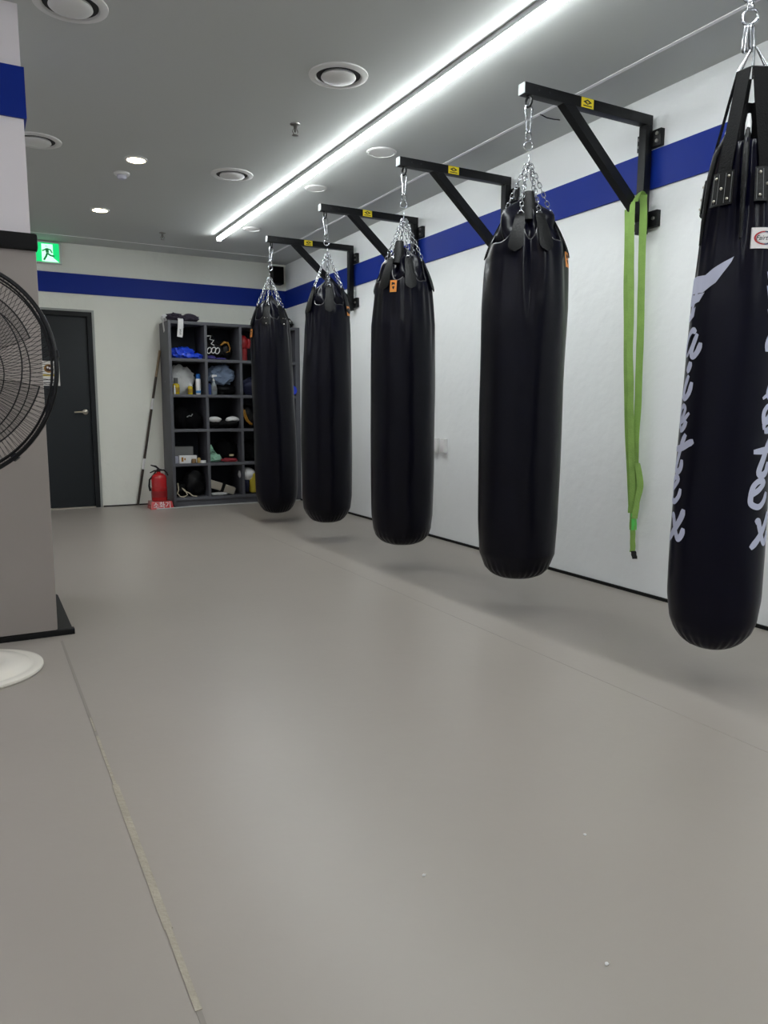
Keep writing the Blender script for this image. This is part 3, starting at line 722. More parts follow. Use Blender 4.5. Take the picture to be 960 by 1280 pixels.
# ------------------------------------------------------------------ green strap
t = thing('lifting_strap', (3.37, 3.16, .23), 'long lime green webbing strap hanging from the wall bracket', 'strap')
def band(name, pts, w_, m, nrm=(-.4, -.9, 0), wob=.004, seed=0, twist=None):
    mb = MB(); P_s = [Vector(p) for p in pts]; fine = []
    for i in range(len(P_s)-1):
        for k in range(8):
            u = k/8; p0 = P_s[max(0, i-1)]; p1 = P_s[i]; p2 = P_s[i+1]; p3 = P_s[min(len(P_s)-1, i+2)]
            fine.append((.5*((2*p1)+(-p0+p2)*u+(2*p0-5*p1+4*p2-p3)*u*u+(-p0+3*p1-3*p2+p3)*u**3), i+u))
    fine.append((P_s[-1], len(P_s)-1)); va = []
    for p, s in fine:
        tw = (twist[min(int(s), len(twist)-1)]*(1-s % 1)+twist[min(int(s)+1, len(twist)-1)]*(s % 1)) if twist else 0
        n = Vector(nrm).normalized(); sd = Vector((0, 0, 1)).cross(n).normalized(); a = math.radians(tw)
        sdv = sd*math.cos(a)+n*math.sin(a); nv = n*math.cos(a)-sd*math.sin(a)
        ww = w_*(1+.12*noise.noise(Vector((s*2, seed, 0)))); bow = .004*noise.noise(Vector((s*1.7, seed+4, 0)))
        for l_ in (0, 1):
            for u in (-1, -.4, .4, 1): va.append(p+sdv*u*ww/2+nv*(l_*.003+bow*(1-u*u))+sdv*wob*noise.noise(Vector((s*1.3, seed, 7))))
    n = len(fine); fs = []
    for j in range(n-1):
        a = j*8; b = a+8
        for k in range(3): fs += [(a+k, a+k+1, b+k+1, b+k), (a+4+k, b+4+k, b+5+k, a+5+k)]
        fs += [(a, b, b+4, a+4), (a+3, a+7, b+7, b+3)]
    for a in (0, (n-1)*8):
        for k in range(3): fs.append((a+k, a+k+1, a+k+5, a+k+4))
    return mb.add(va, fs).build(name, m, t)
Y0 = 3.163
band('webbing', [(3.372, Y0-.002, 2.31), (3.374, Y0-.004, 2.22), (3.384, Y0-.004, 1.9), (3.398, Y0-.002, 1.6), (3.404, Y0-.003, 1.25), (3.408, Y0-.003, .93), (3.408, Y0, .70), (3.398, Y0, .50)], .040, m_green, seed=1, twist=[10, 25, 40, 20, 35, 55, 30])
band('webbing', [(3.300, Y0+.004, 2.262), (3.293, Y0, 2.1), (3.300, Y0-.003, 1.90), (3.322, Y0, 1.55), (3.338, Y0, 1.30), (3.362, Y0, 1.0), (3.384, Y0-.008, .72), (3.392, Y0-.016, .52), (3.396, Y0-.016, .40)], .034, m_green, seed=5, twist=[70, 40, 10, 35, 15, 30, 15, 30])
band('webbing', [(3.330, Y0+.075, 2.24), (3.335, Y0+.06, 1.9), (3.350, Y0+.05, 1.4), (3.378, Y0+.03, .9), (3.404, Y0+.006, .50)], .030, m_green, seed=9, twist=[60, 40, 60, 30, 50])
band('webbing', [(3.372, Y0-.003, 2.305), (3.345, Y0-.004, 2.318), (3.312, Y0, 2.262)], .034, m_green, seed=2, twist=[10, 90, 40])
band('webbing', [(3.392, Y0-.03, .80), (3.410, Y0-.045, .68), (3.400, Y0-.036, .56), (3.392, Y0-.03, .47)], .036, m_green, seed=7, twist=[0, 20, -10, 20])
band('wrapped_tape', [(3.394, Y0-.024, .50), (3.397, Y0-.025, .44), (3.400, Y0-.024, .40)], .032, m_green2, seed=3)
band('webbing', [(3.402, Y0-.012, .41), (3.406, Y0-.014, .32), (3.410, Y0-.014, .265)], .032, m_green, seed=4)
band('strap_tip', [(3.410, Y0-.016, .272), (3.418, Y0-.018, .245), (3.428, Y0-.018, .222)], .032, m_ink, seed=8)

# ------------------------------------------------------------------ floor fan
FC = Vector((0, 0, CAMH))
FD = 2.80
fcen = FC+fw*FD+rt*(FD*(-66.8-480)/930.6)-up*(FD*(463.5-640)/930.6)
FR = 137.8/930.6*FD
fn = (-fw).normalized(); fx = rt.copy(); fy = fn.cross(fx)
t = thing('standing_fan', (-.085, 3.47, 0), 'large standing fan with black wire cage beside the padded pillar', 'fan')
def fp(a, r, d=0): return fcen+(fx*math.cos(a)+fy*math.sin(a))*r*FR+fn*d
def bulge(r): return .075*(1-r**2.2)
mb = MB()
mb.tube([fp(2*PI*k/72, 1.0, 0) for k in range(72)], .0085, 8, closed=True)
mb.build('cage_rim', m_fan, t)
for sgn, nm, n0 in ((1, 'front_grille', 132), (-1, 'rear_grille', 132)):
    mb = MB()
    for r, w_ in (((.965, .0042), (.73, .0026), (.545, .0024), (.34, .0024), (.16, .004)) if sgn > 0 else ((.94, .003), (.70, .0022), (.42, .0022))):
        mb.tube([fp(2*PI*k/60, r, sgn*bulge(r)*(1 if sgn > 0 else 1.3)) for k in range(60)], w_, 6, closed=True)
    for k in range(n0):
        a0 = 2*PI*(k+(.5 if sgn < 0 else 0))/n0
        mb.tube([fp(a0+sgn*.10*(1-r), r, sgn*bulge(r)*(1 if sgn > 0 else 1.3)) for r in (.14, .35, .56, .78, .92, 1.0)], .0010, 4, cap=False)
    mb.build(nm, m_fan, t)
for k in range(6):
    a = 2*PI*(k/6)+.15; mb = MB().box((-.012, -.006, -.012), (.012, .006, .012), X=Matrix.Translation(fp(a, 1.0, 0)) @ Matrix((fx*math.cos(a)+fy*math.sin(a), fn, (fx*math.cos(a)+fy*math.sin(a)).cross(fn))).transposed().to_4x4())
    mb.build('rim_clip', m_fan, t)
for b in range(3):
    a0 = math.radians(20+120*b); mb = MB(); va = []; NA, NR = 16, 8
    for l_ in (0, 1):
        for j in range(NR+1):
            r = .14+(.83-.14)*j/NR
            for i in range(NA+1):
                a = a0+math.radians(91)*i/NA; va.append(fp(a, r*(1-.03*math.sin(PI*i/NA)), .02-.05*(i/NA)*r-l_*.002))
    o = (NA+1)*(NR+1); fs = []
    for j in range(NR):
        for i in range(NA): q = j*(NA+1)+i; fs += [(q, q+1, q+NA+2, q+NA+1), (q+o, q+o+NA+1, q+o+NA+2, q+o+1)]
    mb.add(va, fs).build('blade', m_blade, t, fixn=False)
    ed = MB(); ed.tube([fp(a0+math.radians(91)*i/NA, .83*(1-.03*math.sin(PI*i/NA)), .02-.05*(i/NA)*.83) for i in range(NA+1)], .0028, 6)
    for i in (0, NA): ed.tube([fp(a0+math.radians(91)*i/NA, r, .02-.05*(i/NA)*r) for r in (.14, .5, .83)], .0012, 6)
    ed.build('blade_edge', m_fan, t)
XF = Matrix((fx, fy, fn)).transposed()
MB().lathe([(.001, .10), (.04, .098), (.062, .08), (.066, .06), (.05, .055)], fcen, 28, X=XF).build('centre_badge', m_cream, t)
MB().lathe([(.001, -.27), (.06, -.26), (.085, -.22), (.09, -.12), (.07, -.08), (.001, -.075)], fcen, 28, X=XF).build('motor_housing', m_cream, t)
MB().tube([fcen-fn*.02, fcen+fn*.07], .015, 12).build('shaft', m_bolt, t)
pc = Vector((-.085, 3.47, 0)); mtr = fcen-fn*.18
MB().tube([pc+Vector((0, 0, .05)), Vector((pc.x, pc.y, .7))], .020, 16).tube([Vector((pc.x, pc.y, .65)), (pc.x, pc.y, 1.02), (mtr.x, mtr.y, 1.12), mtr], .014, 14).build('pole', m_cream, t)
MB().tube([Vector((pc.x, pc.y, .66)), Vector((pc.x, pc.y, .73))], .03, 16).build('height_knob', m_black, t)
MB().lathe([(.001, 0), (.272, 0), (.278, .008), (.276, .016), (.255, .022), (.240, .018), (.228, .020), (.205, .036), (.13, .046), (.120, .042), (.060, .052), (.03, .075), (.001, .078)], pc, 64).build('base', m_cream, t)

# ------------------------------------------------------------------ shelf
SX0, SX1, SY0, SY1, SZ = 1.913, XW-.002, 8.52, YB-.005, 2.079
rowz = [.090, .481, .871, 1.260, 1.659, 2.066]   # shelf board centres
divx = [2.331, 2.737, 3.142]
t = thing('cubby_shelf', ((SX0+SX1)/2, 8.78, 0), 'tall charcoal open cubby shelf standing against the back wall', 'shelf')
MB().box((SX0, SY0, .02), (SX0+.032, SY1, SZ+.003), bev=.001).build('side_panel', m_shelf, t)
MB().box((SX1-.056, SY0, .02), (SX1, SY1, SZ+.003), bev=.001).build('side_panel', m_shelf, t)
for x in divx: MB().box((x-.015, SY0+.001, rowz[0]), (x+.015, SY1-.01, rowz[-1]), bev=.001).build('divider', m_shelf, t)
for z in rowz: MB().box((SX0+.032, SY0, z-.016), (SX1-.056, SY1-.01, z+.016 if z < 2 else SZ+.003), bev=.001).build('shelf_board', m_shelf, t)
MB().box((SX0+.032, SY1-.012, .05), (SX1-.056, SY1, SZ)).build('back_panel', m_shelfb, t)
MB().box((SX0+.01, SY0+.02, .0), (SX1, SY1, .07)).build('plinth', m_shelf, t)
ws = MB().tube([(1.70, 8.43, .008), (1.86, 8.42, .008), (2.1, 8.48, .008), (2.6, 8.50, .008), (3.0, 8.50, .008), (3.44, 8.49, .008)], .007, 8)
tag(ws.build('cable', mat('grey_cable', (188, 190, 188), .4)), 'pale cable lying on the floor along the foot of shelf', 'cable')
def cell(c, r):   # left, right, floor z of a cubby, column c from the left, row r from the top
    xs = [SX0+.032]+divx+[SX1-.056]
    return (xs[c]+(.015 if c else 0), xs[c+1]-(.015 if c < 3 else 0), rowz[4-r]+.0165)
YF = SY0+.03
def item(name, mb, m, label, cat, group=None):
    return tag(mb.build(name, m), label, cat, group)
m_bbag = mat('blue_plastic_bag', (28, 72, 215), .3, bump=.5, bscale=25, coat=.3)
m_wbag = mat('white_plastic_bag', (200, 202, 202), .4, bump=.7, bscale=22)
m_gbag = mat('grey_blue_cloth', (110, 126, 150), .7, bump=.6, bscale=20)
m_blk = mat('black_gear', (6, 6, 8), .45, bump=.4, bscale=25, spec=.2)
m_wht = mat('white_leather', (226, 226, 226), .4)
m_gold = mat('gold_trim', (160, 112, 30), .4)
m_oil = mat('yellow_oil', (196, 170, 20), .2, coat=.4)
m_greycap = mat('grey_cap', (90, 92, 92), .4)
m_clear = mat('clear_bottle', (215, 228, 232), .1, trans=.6)
m_bluecap = mat('blue_cap', (20, 90, 165), .35)
m_greybox = mat('grey_card', (118, 118, 118), .7)
m_wbox = mat('white_card', (222, 222, 222), .6)
m_mint = mat('mint_cloth', (150, 200, 175), .7, bump=.5, bscale=30)
m_taupe = mat('grey_canvas', (158, 152, 140), .8, bump=.4, bscale=30)
m_navyc = mat('navy_cloth', (28, 32, 62), .7, bump=.3)
m_yellowc = mat('yellow_cloth', (176, 158, 40), .6, bump=.3)
m_blueg = mat('blue_leather', (30, 60, 200), .35)

def glove(cx, cy, cz, yaw, L, m1, m2, label, grp, s=1.):
    """boxing glove lying on its side: mitt, thumb, cuff"""
    t = thing('boxing_glove', (cx, cy, cz), label, 'boxing glove', grp)
    R = Matrix.Rotation(yaw, 4, 'Z'); T = Matrix.Translation((cx, cy, cz))
    def tr(mb):
        mb.v = [T @ R @ v for v in mb.v]; return mb
    tr(MB().blob((.05*s, 0, .058*s), (.085*s, .062*s, .058*s), 3, .06, 1.5)).build('mitt', m1, t)
    tr(MB().tube([(-.01*s, -.045*s, .05*s), (.04*s, -.062*s, .055*s), (.085*s, -.055*s, .06*s)], [.026*s, .030*s, .022*s], 12)).build('thumb', m2, t)
    tr(MB().lathe([(.036*s, -.15*s), (.046*s, -.14*s), (.046*s, -.08*s), (.040*s, -.03*s), (.04*s, 0)], (0, 0, .05*s), 20, X=Matrix.Rotation(PI/2, 3, 'Y') @ Matrix.Scale(1, 3)) if False else
       MB().tube([(-.13*s, 0, .048*s), (-.08*s, 0, .048*s), (-.02*s, 0, .050*s)], [.045*s, .044*s, .042*s], 18)).build('cuff', m2, t)
    return t
# row 0
a, b, z = cell(0, 0)
item('plastic_bag', MB().blob(((a+b)/2-.045, YF+.10, z+.058), (.135, .09, .070), 11, .25, 2.6, 4, ridge=.25).blob(((a+b)/2+.10, YF+.09, z+.03), (.085, .07, .038), 12, .25, 2.6, 3, ridge=.2), m_bbag, 'crumpled bright blue plastic bag in the top left cubby', 'plastic bag')
a, b, z = cell(1, 0)
t = thing('shin_guard', (a+.10, YF+.10, z), 'black protective gear with white loops in the top second cubby', 'shin guard')
MB().blob((a+.12, YF+.12, z+.10), (.11, .09, .125), 21, .2, 2.2).build('padding', m_blk, t)
lp = MB()
for i, (px_, pz_) in enumerate(((a+.035, z+.10), (a+.085, z+.105), (a+.13, z+.10))):
    lp.tube([(px_+.024*math.cos(k*PI/8)+.008*math.sin(k*PI/8), YF+.018, pz_+.034*math.sin(k*PI/8)) for k in range(16)], .0055, 8, closed=True)
lp.tube([(a+.015, YF+.02, z+.26), (a+.06, YF+.02, z+.265), (a+.045, YF+.02, z+.225), (a+.09, YF+.02, z+.215), (a+.06, YF+.02, z+.175), (a+.095, YF+.02, z+.16)], .006, 8)
lp.build('white_lacing', m_wht, t)
MB().blob((a+.06, YF+.09, z+.20), (.06, .06, .085), 22, .2, 2.2, flatb=False).build('strap', m_blk, t)
t2 = thing('boxing_helmet', (b-.11, YF+.11, z), 'black headgear with gold trim in the top second cubby', 'head guard')
MB().blob((b-.13, YF+.13, z+.105), (.085, .09, .115), 23, .12, 2.).build('shell', m_blk, t2)
MB().tube([(b-.20, YF+.045, z+.165), (b-.16, YF+.03, z+.20), (b-.12, YF+.03, z+.195), (b-.09, YF+.045, z+.14), (b-.10, YF+.04, z+.10), (b-.14, YF+.03, z+.085)], [.008, .014, .012, .007, .005, .004], 8).build('gold_trim', m_gold, t2)
item('hand_wrap', MB().blob((a+.06, YF+.04, z+.022), (.05, .04, .024), 24, .2).blob((a+.17, YF+.035, z+.012), (.07, .035, .013), 25, .2), mat('purple_cloth', (60, 52, 120), .8), 'flat purple wraps under the black gear, top second cubby', 'hand wrap')
a, b, z = cell(2, 0)
t = thing('boxing_glove', (a+.06, YF+.12, z), 'red boxing glove standing upright in the top third cubby', 'boxing glove')
m_dred = mat('dark_red_leather', (140, 18, 22), .4)
MB().blob((a+.062, YF+.12, z+.205), (.062, .07, .095), 15, .08, 1.6, flatb=False).build('mitt', m_dred, t)
MB().tube([(a+.062, YF+.12, z), (a+.062, YF+.12, z+.07), (a+.062, YF+.12, z+.14)], [.046, .043, .05], 20).build('cuff', m_dred, t)
MB().tube([(a+.10, YF+.07, z+.15), (a+.115, YF+.055, z+.20), (a+.105, YF+.06, z+.25)], [.024, .028, .022], 12).build('thumb', m_dred, t)
# row 1
a, b, z = cell(0, 1)
item('plastic_bag', MB().blob((a+.13, YF+.20, z+.145), (.15, .075, .175), 31, .16, 2.4, 4, ridge=.2), m_wbag, 'white plastic bag behind the bottles, second row left', 'plastic bag')
def bottle(x, y, z, r, h, mbody, mcap, label, ch=.25):
    t = thing('bottle', (x, y, z), label, 'bottle', 'bottles on the shelf')
    hb = h*(1-ch)
    MB().lathe([(r*.9, 0), (r, .006), (r, hb*.82), (r*.85, hb*.92), (r*.45, hb)], (x, y, z), 24).build('body', mbody, t)
    MB().lathe([(r*.62, hb-.002), (r*.62, h-.004), (r*.5, h)], (x, y, z), 20).build('cap', mcap, t)
    MB().lathe([(r+.0008, hb*.2), (r+.0008, hb*.62)], (x, y, z), 24).build('wrapper', mat('label_'+label[:6], (150, 120, 20) if mbody == m_oil else (235, 238, 240), .5), t)
    return t
bottle(a+.055, YF+.06, z, .040, .185, m_oil, m_greycap, 'larger yellow oil bottle with grey cap before the white bag', .33)
bottle(a+.215, YF+.06, z, .028, .130, m_oil, m_wbox, 'smaller yellow bottle beside the blue and white spray can')
bottle(a+.012+.018, YF+.02, z, .010, .10, m_wbox, m_wbox, 'thin white tube standing left of the large oil bottle')
t = thing('spray_can', (a+.305, YF+.05, z), 'blue and white spray can, second row left cubby', 'spray can')
MB().lathe([(.026, 0), (.028, .004), (.028, .17), (.022, .182)], (a+.305, YF+.05, z), 24).build('body', m_wbox, t)
MB().lathe([(.0245, .178), (.0245, .225), (.018, .232)], (a+.305, YF+.05, z), 24).build('cap', m_bluecap, t)
MB().lathe([(.0287, .018), (.0287, .045)], (a+.305, YF+.05, z), 24).build('blue_stripe', mat('sky_blue', (70, 140, 205), .4), t)
a, b, z = cell(1, 1)
t = thing('spray_bottle', (a+.085, YF+.05, z), 'clear spray bottle in front of the grey-blue bag', 'spray bottle')
MB().lathe([(.030, 0), (.036, .01), (.037, .07), (.03, .11), (.014, .145), (.013, .165)], (a+.085, YF+.05, z), 24).build('body', m_clear, t)
MB().tube([(a+.085, YF+.05, z+.16), (a+.085, YF+.05, z+.20)], .015, 12).box((a+.06, YF+.03, z+.195), (a+.12, YF+.07, z+.228), bev=.006).build('nozzle', m_wbox, t)
MB().box((a+.064, YF+.009, z+.045), (a+.106, YF+.02, z+.10), bev=.002).build('sticker', m_greybox, t)
item('cloth_bag', MB().blob((a+.19, YF+.13, z+.22), (.15, .10, .115), 41, .22, 2.4, 4, ridge=.25, flatb=False), m_gbag, 'crumpled grey-blue bag on black gear, second cubby second row', 'bag')
item('gym_bag', MB().blob((a+.22, YF+.13, z+.062), (.15, .10, .075), 42, .15, 2.), m_blk, 'black bag squashed under the grey-blue bag', 'bag')
item('soap_bottle', MB().lathe([(.016, 0), (.018, .005), (.018, .10), (.008, .13), (.001, .13)], (a+.03, YF+.03, z), 14), mat('dark_blue_bottle', (40, 60, 120), .3), 'small dark blue bottle left of the clear spray bottle', 'bottle')
a, b, z = cell(2, 1)
item('gym_bag', MB().blob(((a+b)/2, YF+.14, z+.10), (.16, .10, .12), 43, .15, 2.), m_navyc, 'dark navy bag behind the farthest punching bag', 'bag')
# row 2
a, b, z = cell(0, 2)
t = thing('gym_bag', ((a+b)/2, YF+.14, z), 'large black bag filling the third row left cubby', 'bag')
MB().blob((a+.12, YF+.15, z+.13), (.115, .10, .155), 51, .15, 2.).blob((a+.235, YF+.12, z+.09), (.115, .09, .11), 52, .15, 2.).build('body', m_dark, t)
MB().tube([(a+.16, YF+.03, z+.135), (a+.185, YF+.025, z+.15), (a+.21, YF+.03, z+.145), (a+.225, YF+.03, z+.17)], .006, 6).build('buckle', m_cap, t)
a, b, z = cell(1, 2)
for k, (cx, yaw, l_) in enumerate(((a+.105, PI, 'black boxing glove with white back, left of the pair'), (a+.275, 0.0, 'black boxing glove with white back, right of the pair'))):
    t = glove(cx+(.03 if k == 0 else -.03), YF+.10, z, yaw, 0, m_blk, m_blk, l_, 'black and white gloves', 1.15)
    MB().blob((cx+(-.02 if k == 0 else .025), YF+.062, z+.105), (.082, .046, .036), 53+k, .08, 2., flatb=False).build('white_panel', m_wht, t)
a, b, z = cell(2, 2)
t = thing('head_guard', (a+.09, YF+.12, z), 'dark headgear with golden straps behind the farthest punching bag', 'head guard')
MB().blob((a+.10, YF+.14, z+.13), (.095, .09, .145), 55, .12, 2.).build('shell', m_blk, t)
for q in (0, .022): MB().tube([(a+.01+q, YF+.03, z+.24-q), (a+.02+q, YF+.02, z+.16), (a+.05+q, YF+.02, z+.09), (a+.10+q, YF+.03, z+.05)], .009, 8).build('strap', m_gold, t)
# row 3
a, b, z = cell(0, 3)
item('cardboard_box', MB().box((a+.01, YF+.13, z), (a+.245, YF+.26, z+.185), bev=.003), m_greybox, 'grey box at the back of the fourth row left cubby', 'box')
t = thing('small_box', (a+.12, YF+.05, z), 'white carton with gold print in front of the grey box', 'box', 'small cartons')
MB().box((a+.055, YF+.01, z), (a+.185, YF+.07, z+.088), bev=.002).build('carton', m_wbox, t)
MB().box((a+.078, YF+.0085, z+.02), (a+.10, YF+.0101, z+.07)).box((a+.11, YF+.0085, z+.035), (a+.125, YF+.0101, z+.06)).build('gold_print', m_gold, t)
item('small_box', MB().box((a+.006, YF+.03, z), (a+.05, YF+.08, z+.080), bev=.002), mat('lilac_card', (170, 170, 185), .6), 'small lilac-grey carton at the cubby edge', 'box', 'small cartons')
item('small_box', MB().box((a+.19, YF+.05, z), (a+.265, YF+.10, z+.086), bev=.002), m_wbox, 'plain white carton behind the brown jar', 'box', 'small cartons')
item('jar', MB().lathe([(.024, 0), (.026, .004), (.026, .04), (.022, .048), (.001, .048)], (a+.222, YF+.022, z), 20), mat('brown_jar', (125, 98, 62), .4), 'small brown jar in front of the plain white carton', 'jar')
item('jar', MB().lathe([(.018, 0), (.02, .004), (.02, .045), (.012, .058), (.001, .06)], (a+.285, YF+.04, z), 20), mat('ochre_jar', (190, 160, 90), .4), 'small ochre jar right of the white carton', 'jar')
item('tape_roll', MB().lathe([(.018, 0), (.034, 0), (.034, .026), (.018, .026), (.018, 0)], (a+.328, YF+.02, z), 24), m_wbox, 'roll of white tape at right end of the cartons', 'tape roll')
a, b, z = cell(1, 3)
item('gym_bag', MB().blob((a+.23, YF+.15, z+.12), (.135, .10, .145), 61, .2, 2.2), m_dark, 'black gear pile behind the mint cloth', 'bag')
t = thing('net_bag', (a+.07, YF+.06, z), 'mint green cloth in a net at the left of cubby', 'bag')
MB().blob((a+.075, YF+.065, z+.045), (.072, .055, .052), 62, .25, 2.6, ridge=.2).build('cloth', m_mint, t)
nt_ = MB()
for k in range(6): nt_.tube([(a+.012+.022*k, YF+.03, z+.06), (a+.02+.008*k, YF+.035, z+.14), (a+.028+.001*k, YF+.05, z+.205)], .0022, 5)
for k in range(4): nt_.tube([(a+.018+.003*k, YF+.028, z+.075+.028*k), (a+.10-.018*k, YF+.028, z+.085+.026*k)], .0018, 5)
nt_.build('net', m_mint, t)
item('hand_wrap', MB().blob((a+.24, YF+.04, z+.020), (.09, .035, .024), 63, .3, 3., ridge=.3), mat('dull_red_cloth', (150, 50, 60), .8, var=.3, vscale=20), 'dull red wraps lying before the black gear pile', 'hand wrap')
item('tape_roll', MB().lathe([(.014, 0), (.026, 0), (.026, .02), (.014, .02), (.014, 0)], (a+.275, YF+.05, z+.067), 20), mat('beige_tape', (190, 175, 140), .6), 'beige roll on top of the dull red wraps', 'tape roll')
a, b, z = cell(2, 3)
item('gym_bag', MB().blob((a+.12, YF+.15, z+.11), (.12, .10, .135), 64, .2, 2.2), m_dark, 'black bag half hidden behind the farthest punching bag', 'bag')
# row 4
a, b, z = cell(0, 4)
item('gym_bag', MB().blob((a+.24, YF+.14, z+.14), (.125, .10, .17), 71, .2, 2.4).blob((a+.08, YF+.15, z+.075), (.08, .09, .09), 72, .2, 2.2), m_blk, 'black crumpled gear filling the bottom left cubby', 'bag')
cd = MB(); 
cd.tube([(a+.03, YF+.02, z+.165), (a+.035, YF+.015, z+.09), (a+.02, YF+.01, z+.05), (a+.05, YF+.0, z+.012), (a+.09, YF-.01, z+.008), (a+.13, YF-.005, z+.03), (a+.105, YF+.015, z+.085), (a+.075, YF+.02, z+.11), (a+.10, YF+.01, z+.075), (a+.15, YF+.0, z+.05), (a+.19, YF-.005, z+.015), (a+.24, YF-.01, z+.008)], .006, 8)
tag(cd.build('jump_rope', m_rope), 'tangled cream cord spilling from the bottom left cubby', 'rope')
a, b, z = cell(1, 4)
t = thing('folded_bag', (a+.15, YF+.08, z), 'folded grey canvas bag with dark strap, bottom second cubby', 'bag')
Xm = Matrix.Translation((a+.15, YF+.09, z+.095)) @ Matrix.Rotation(math.radians(20), 4, 'Y')
MB().box((-.155, -.06, -.05), (.165, .06, .045), bev=.022, X=Xm).build('body', m_taupe, t)
MB().box((-.01, -.063, -.053), (.028, .063, .048), bev=.002, X=Xm).build('strap', m_blk, t)
item('towel', MB().blob((a+.12, YF+.04, z+.018), (.10, .045, .02), 73, .2, 2.4), m_wbag, 'flat pale cloth under the folded canvas bag', 'towel')
a, b, z = cell(2, 4)
t = thing('sports_bag', (a+.09, YF+.10, z), 'white, navy and yellow bag poking out of the bottom cubby', 'bag')
MB().blob((a+.06, YF+.08, z+.23), (.11, .09, .085), 74, .12, 2., flatb=False).build('white_top', m_wht, t)
MB().blob((a+.05, YF+.10, z+.14), (.058, .085, .155), 75, .12, 2.).build('navy_side', m_navyc, t)
MB().blob((a+.125, YF+.06, z+.13), (.055, .08, .145), 76, .12, 2.).build('yellow_side', m_yellowc, t)
# column 4
a, b, z = cell(3, 1); glove(b-.06, YF+.10, z, PI/2, 0, m_blueg, m_blueg, 'blue boxing glove between the two farthest punching bags', 'gear in the cubbies', 1.3)
a, b, z = cell(3, 3); item('tape_roll', MB().lathe([(.02, 0), (.04, 0), (.04, .05), (.02, .05), (.02, 0)], (b-.05, YF+.04, z), 20), m_wbox, 'white roll seen between the two farthest punching bags', 'tape roll')
# on top of the shelf
tz = SZ+.004
t = thing('hand_wrap', (2.06, 8.58, tz), 'purple-black bundle with white tail hanging over shelf top left', 'hand wrap')
MB().blob((1.995, 8.58, tz+.042), (.085, .05, .044), 81, .25, 2.4, ridge=.2).blob((2.175, 8.59, tz+.038), (.095, .05, .042), 82, .25, 2.4, ridge=.2).blob((2.07, 8.57, tz+.034), (.05, .045, .032), 87, .2, 2.4).build('bundle', mat('purple_black_cloth', (42, 34, 50), .7, bump=.4, bscale=30), t)
tl = MB().tube([(2.05, 8.56, tz+.04), (2.055, 8.512, tz+.012), (2.05, 8.505, tz-.05), (2.04, 8.503, tz-.15), (2.035, 8.502, tz-.18)], [.028, .030, .030, .031, .029], 12, flat=.16, upv=(0, 1, 0)).build('white_tail', m_wht, t)
text('WM', lambda A, B, d: Vector((2.041+B*1., 8.498-d, tz-.125+A)), .035, -.0005, .0005).build('print', m_ink, tl)
item('towel', MB().blob((1.955, 8.80, tz+.045), (.05, .05, .05), 83, .2).tube([(1.915, 8.78, tz+.05), (1.910, 8.74, tz+.0), (1.912, 8.70, tz-.11)], [.03, .03, .026], 10, flat=.15, upv=(1, 0, 0)), m_wht, 'white cloth draped over the left end of shelf top', 'towel')
t = thing('gym_bag', (3.33, 8.70, tz), 'black bag with silver buckle on the right end of shelf top', 'bag')
MB().blob((3.38, 8.72, tz+.058), (.08, .08, .062), 84, .25, 2.2).blob((3.20, 8.72, tz+.03), (.12, .07, .035), 85, .3, 2.4).build('body', m_blk, t)
MB().blob((3.36, 8.57, tz+.065), (.022, .015, .022), 86, .1, flatb=False).build('buckle', m_cap, t)

# ------------------------------------------------------------------ extinguisher
ex, ey = 1.758, 8.54
t = thing('fire_extinguisher', (ex, ey, 0), 'red fire extinguisher on red stand beside the shelf', 'fire extinguisher')
bz = MB(); bz.add([(ex-.115, ey-.105, 0), (ex+.135, ey-.105, 0), (ex+.135, ey+.11, 0), (ex-.115, ey+.11, 0), (ex-.105, ey-.075, .085), (ex+.12, ey-.075, .085), (ex+.12, ey+.10, .085), (ex-.105, ey+.10, .085)],
                    [(3, 2, 1, 0), (4, 5, 6, 7), (0, 1, 5, 4), (1, 2, 6, 5), (2, 3, 7, 6), (3, 0, 4, 7)])
st_ = bz.build('stand', m_ext, t)
def FE(A, B, d):
    s = .03/.085
    return Vector((ex+.008+A, ey-.105+(.042+B)*s-d, .042+B))
text('소화기', FE, .072, .0005, .0018).build('stand_lettering', m_label, st_)
MB().lathe([(.062, .086), (.082, .09), (.085, .10), (.085, .22), (.087, .222), (.087, .24), (.084, .243), (.084, .345), (.075, .372), (.045, .395), (.022, .402), (.022, .415)], (ex, ey, 0), 36).build('cylinder', m_ext, t)
MB().lathe([(.0862, .13), (.0862, .20)], (ex, ey, 0), 36).build('label_band', mat('dark_red_label', (140, 14, 20), .4), t)
MB().lathe([(.020, .405), (.020, .435), (.012, .45)], (ex, ey, 0), 14).box((ex-.02, ey-.012, .425), (ex+.03, ey+.012, .445), bev=.004).build('valve', m_black, t)
MB().tube([(ex+.01, ey, .44), (ex-.03, ey-.005, .475), (ex-.085, ey-.01, .49)], [.009, .011, .006], 8).tube([(ex+.01, ey, .43), (ex-.05, ey-.005, .425), (ex-.095, ey-.01, .405)], [.008, .009, .006], 8).build('lever', m_black, t)
MB().tube([(ex+.02, ey, .432), (ex+.06, ey, .43), (ex+.088, ey-.01, .40), (ex+.10, ey-.01, .37)], .009, 10).tube([(ex-.02, ey, .43), (ex-.075, ey-.01, .36), (ex-.105, ey-.02, .33), (ex-.112, ey-.02, .26), (ex-.10, ey-.02, .205)], [.008, .009, .010, .011, .014], 10).build('hose', m_black, t)

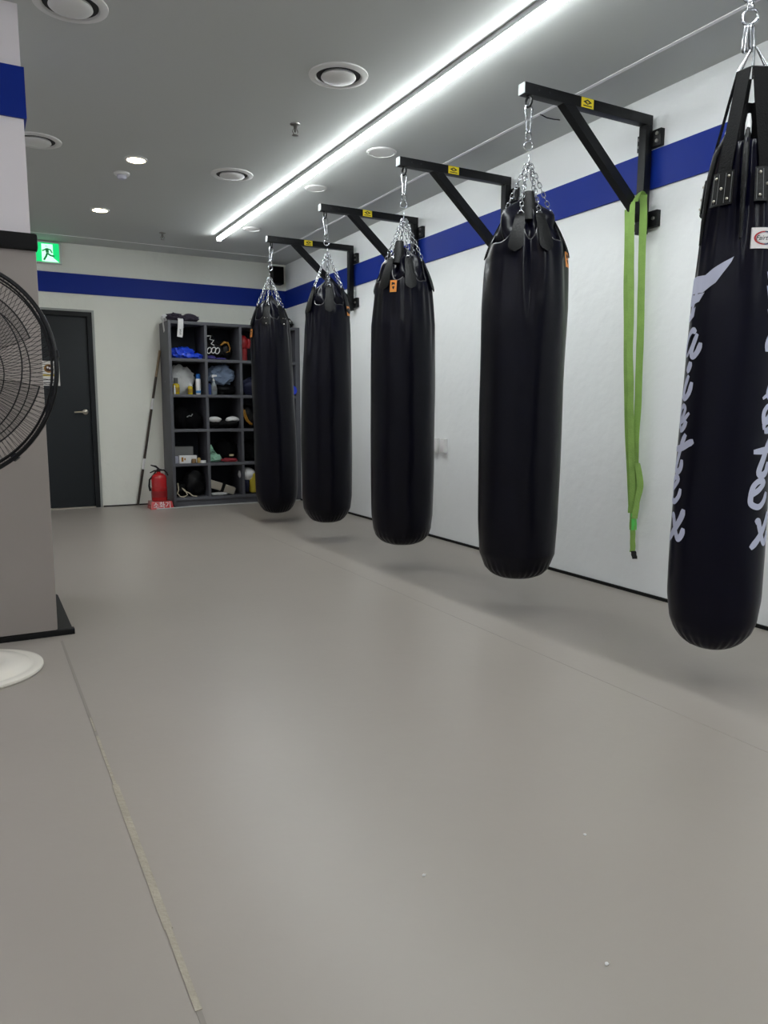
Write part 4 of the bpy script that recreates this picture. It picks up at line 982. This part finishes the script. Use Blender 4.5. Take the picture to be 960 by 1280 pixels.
# leaning pole
A = Vector((1.585, 8.90, .012)); B = Vector((1.905, 8.93, 1.78)); t = thing('wooden_pole', A, 'thin brown and white pole leaning between wall and shelf', 'pole')
def seg(a0, b0, m, nm, r=.014):
    MB().tube([A+(B-A)*a0, A+(B-A)*b0], r, 12).build(nm, m, t)
m_brown = mat('dark_brown_tape', (58, 48, 40), .6, var=.3, vscale=14); m_tan = mat('tan_wood', (150, 132, 104), .6, var=.15, vscale=20)
seg(0, .23, m_brown, 'shaft', .0142); seg(.23, .30, m_wht, 'white_band'); seg(.30, .62, m_brown, 'shaft'); seg(.62, .69, m_wht, 'white_band', .0145); seg(.69, .83, m_brown, 'shaft'); seg(.83, 1, m_tan, 'bare_end')

# door notice
t = thing('door_notice', (.755, YB+.029, 1.42), 'white notice with a round gold emblem on the dark door', 'notice')
MB().box((.63, YB+.026, 1.36), (.83, YB+.0297, 1.625)).build('paper', mat('white_paper', (222, 220, 214), .4), t)
em = MB().lathe([(.001, 0), (.046, 0), (.046, .002), (.001, .002)], (.722, YB+.026, 1.545), 28, X=RX); em.build('emblem', m_gold, t)
MB().lathe([(.001, 0), (.032, 0), (.032, .001), (.001, .001)], (.722, YB+.024, 1.545), 24, X=RX).build('emblem_centre', mat('dark_brown', (80, 45, 20), .5), t)
MB().blob((.712, YB+.022, 1.556), (.010, .002, .012), 1, 0, sub=2, flatb=False).blob((.733, YB+.022, 1.548), (.009, .002, .011), 1, 0, sub=2, flatb=False).build('pale_spot', m_wht, t)
MB().box((.65, YB+.0245, 1.462), (.81, YB+.0265, 1.482)).build('yellow_line', mat('pale_yellow', (222, 196, 90), .5), t)
MB().box((.65, YB+.0245, 1.385), (.80, YB+.0265, 1.400)).box((.65, YB+.0245, 1.418), (.77, YB+.0265, 1.428)).build('grey_line', m_greybox, t)

# scraps on the floor
for (x, y, l_) in ((.871, 1.397, 'tiny white scrap left of centre on the near floor'), (1.332, 1.345, 'tiny white scrap farther right on the near floor'), (1.043, .978, 'tiny white scrap nearest the camera')):
    tag(MB().blob((x, y, .0024), (.0045, .0035, .003), int(x*50), .3, sub=2).build('paper_scrap', m_wht), l_, 'scrap', 'white scraps on the floor')
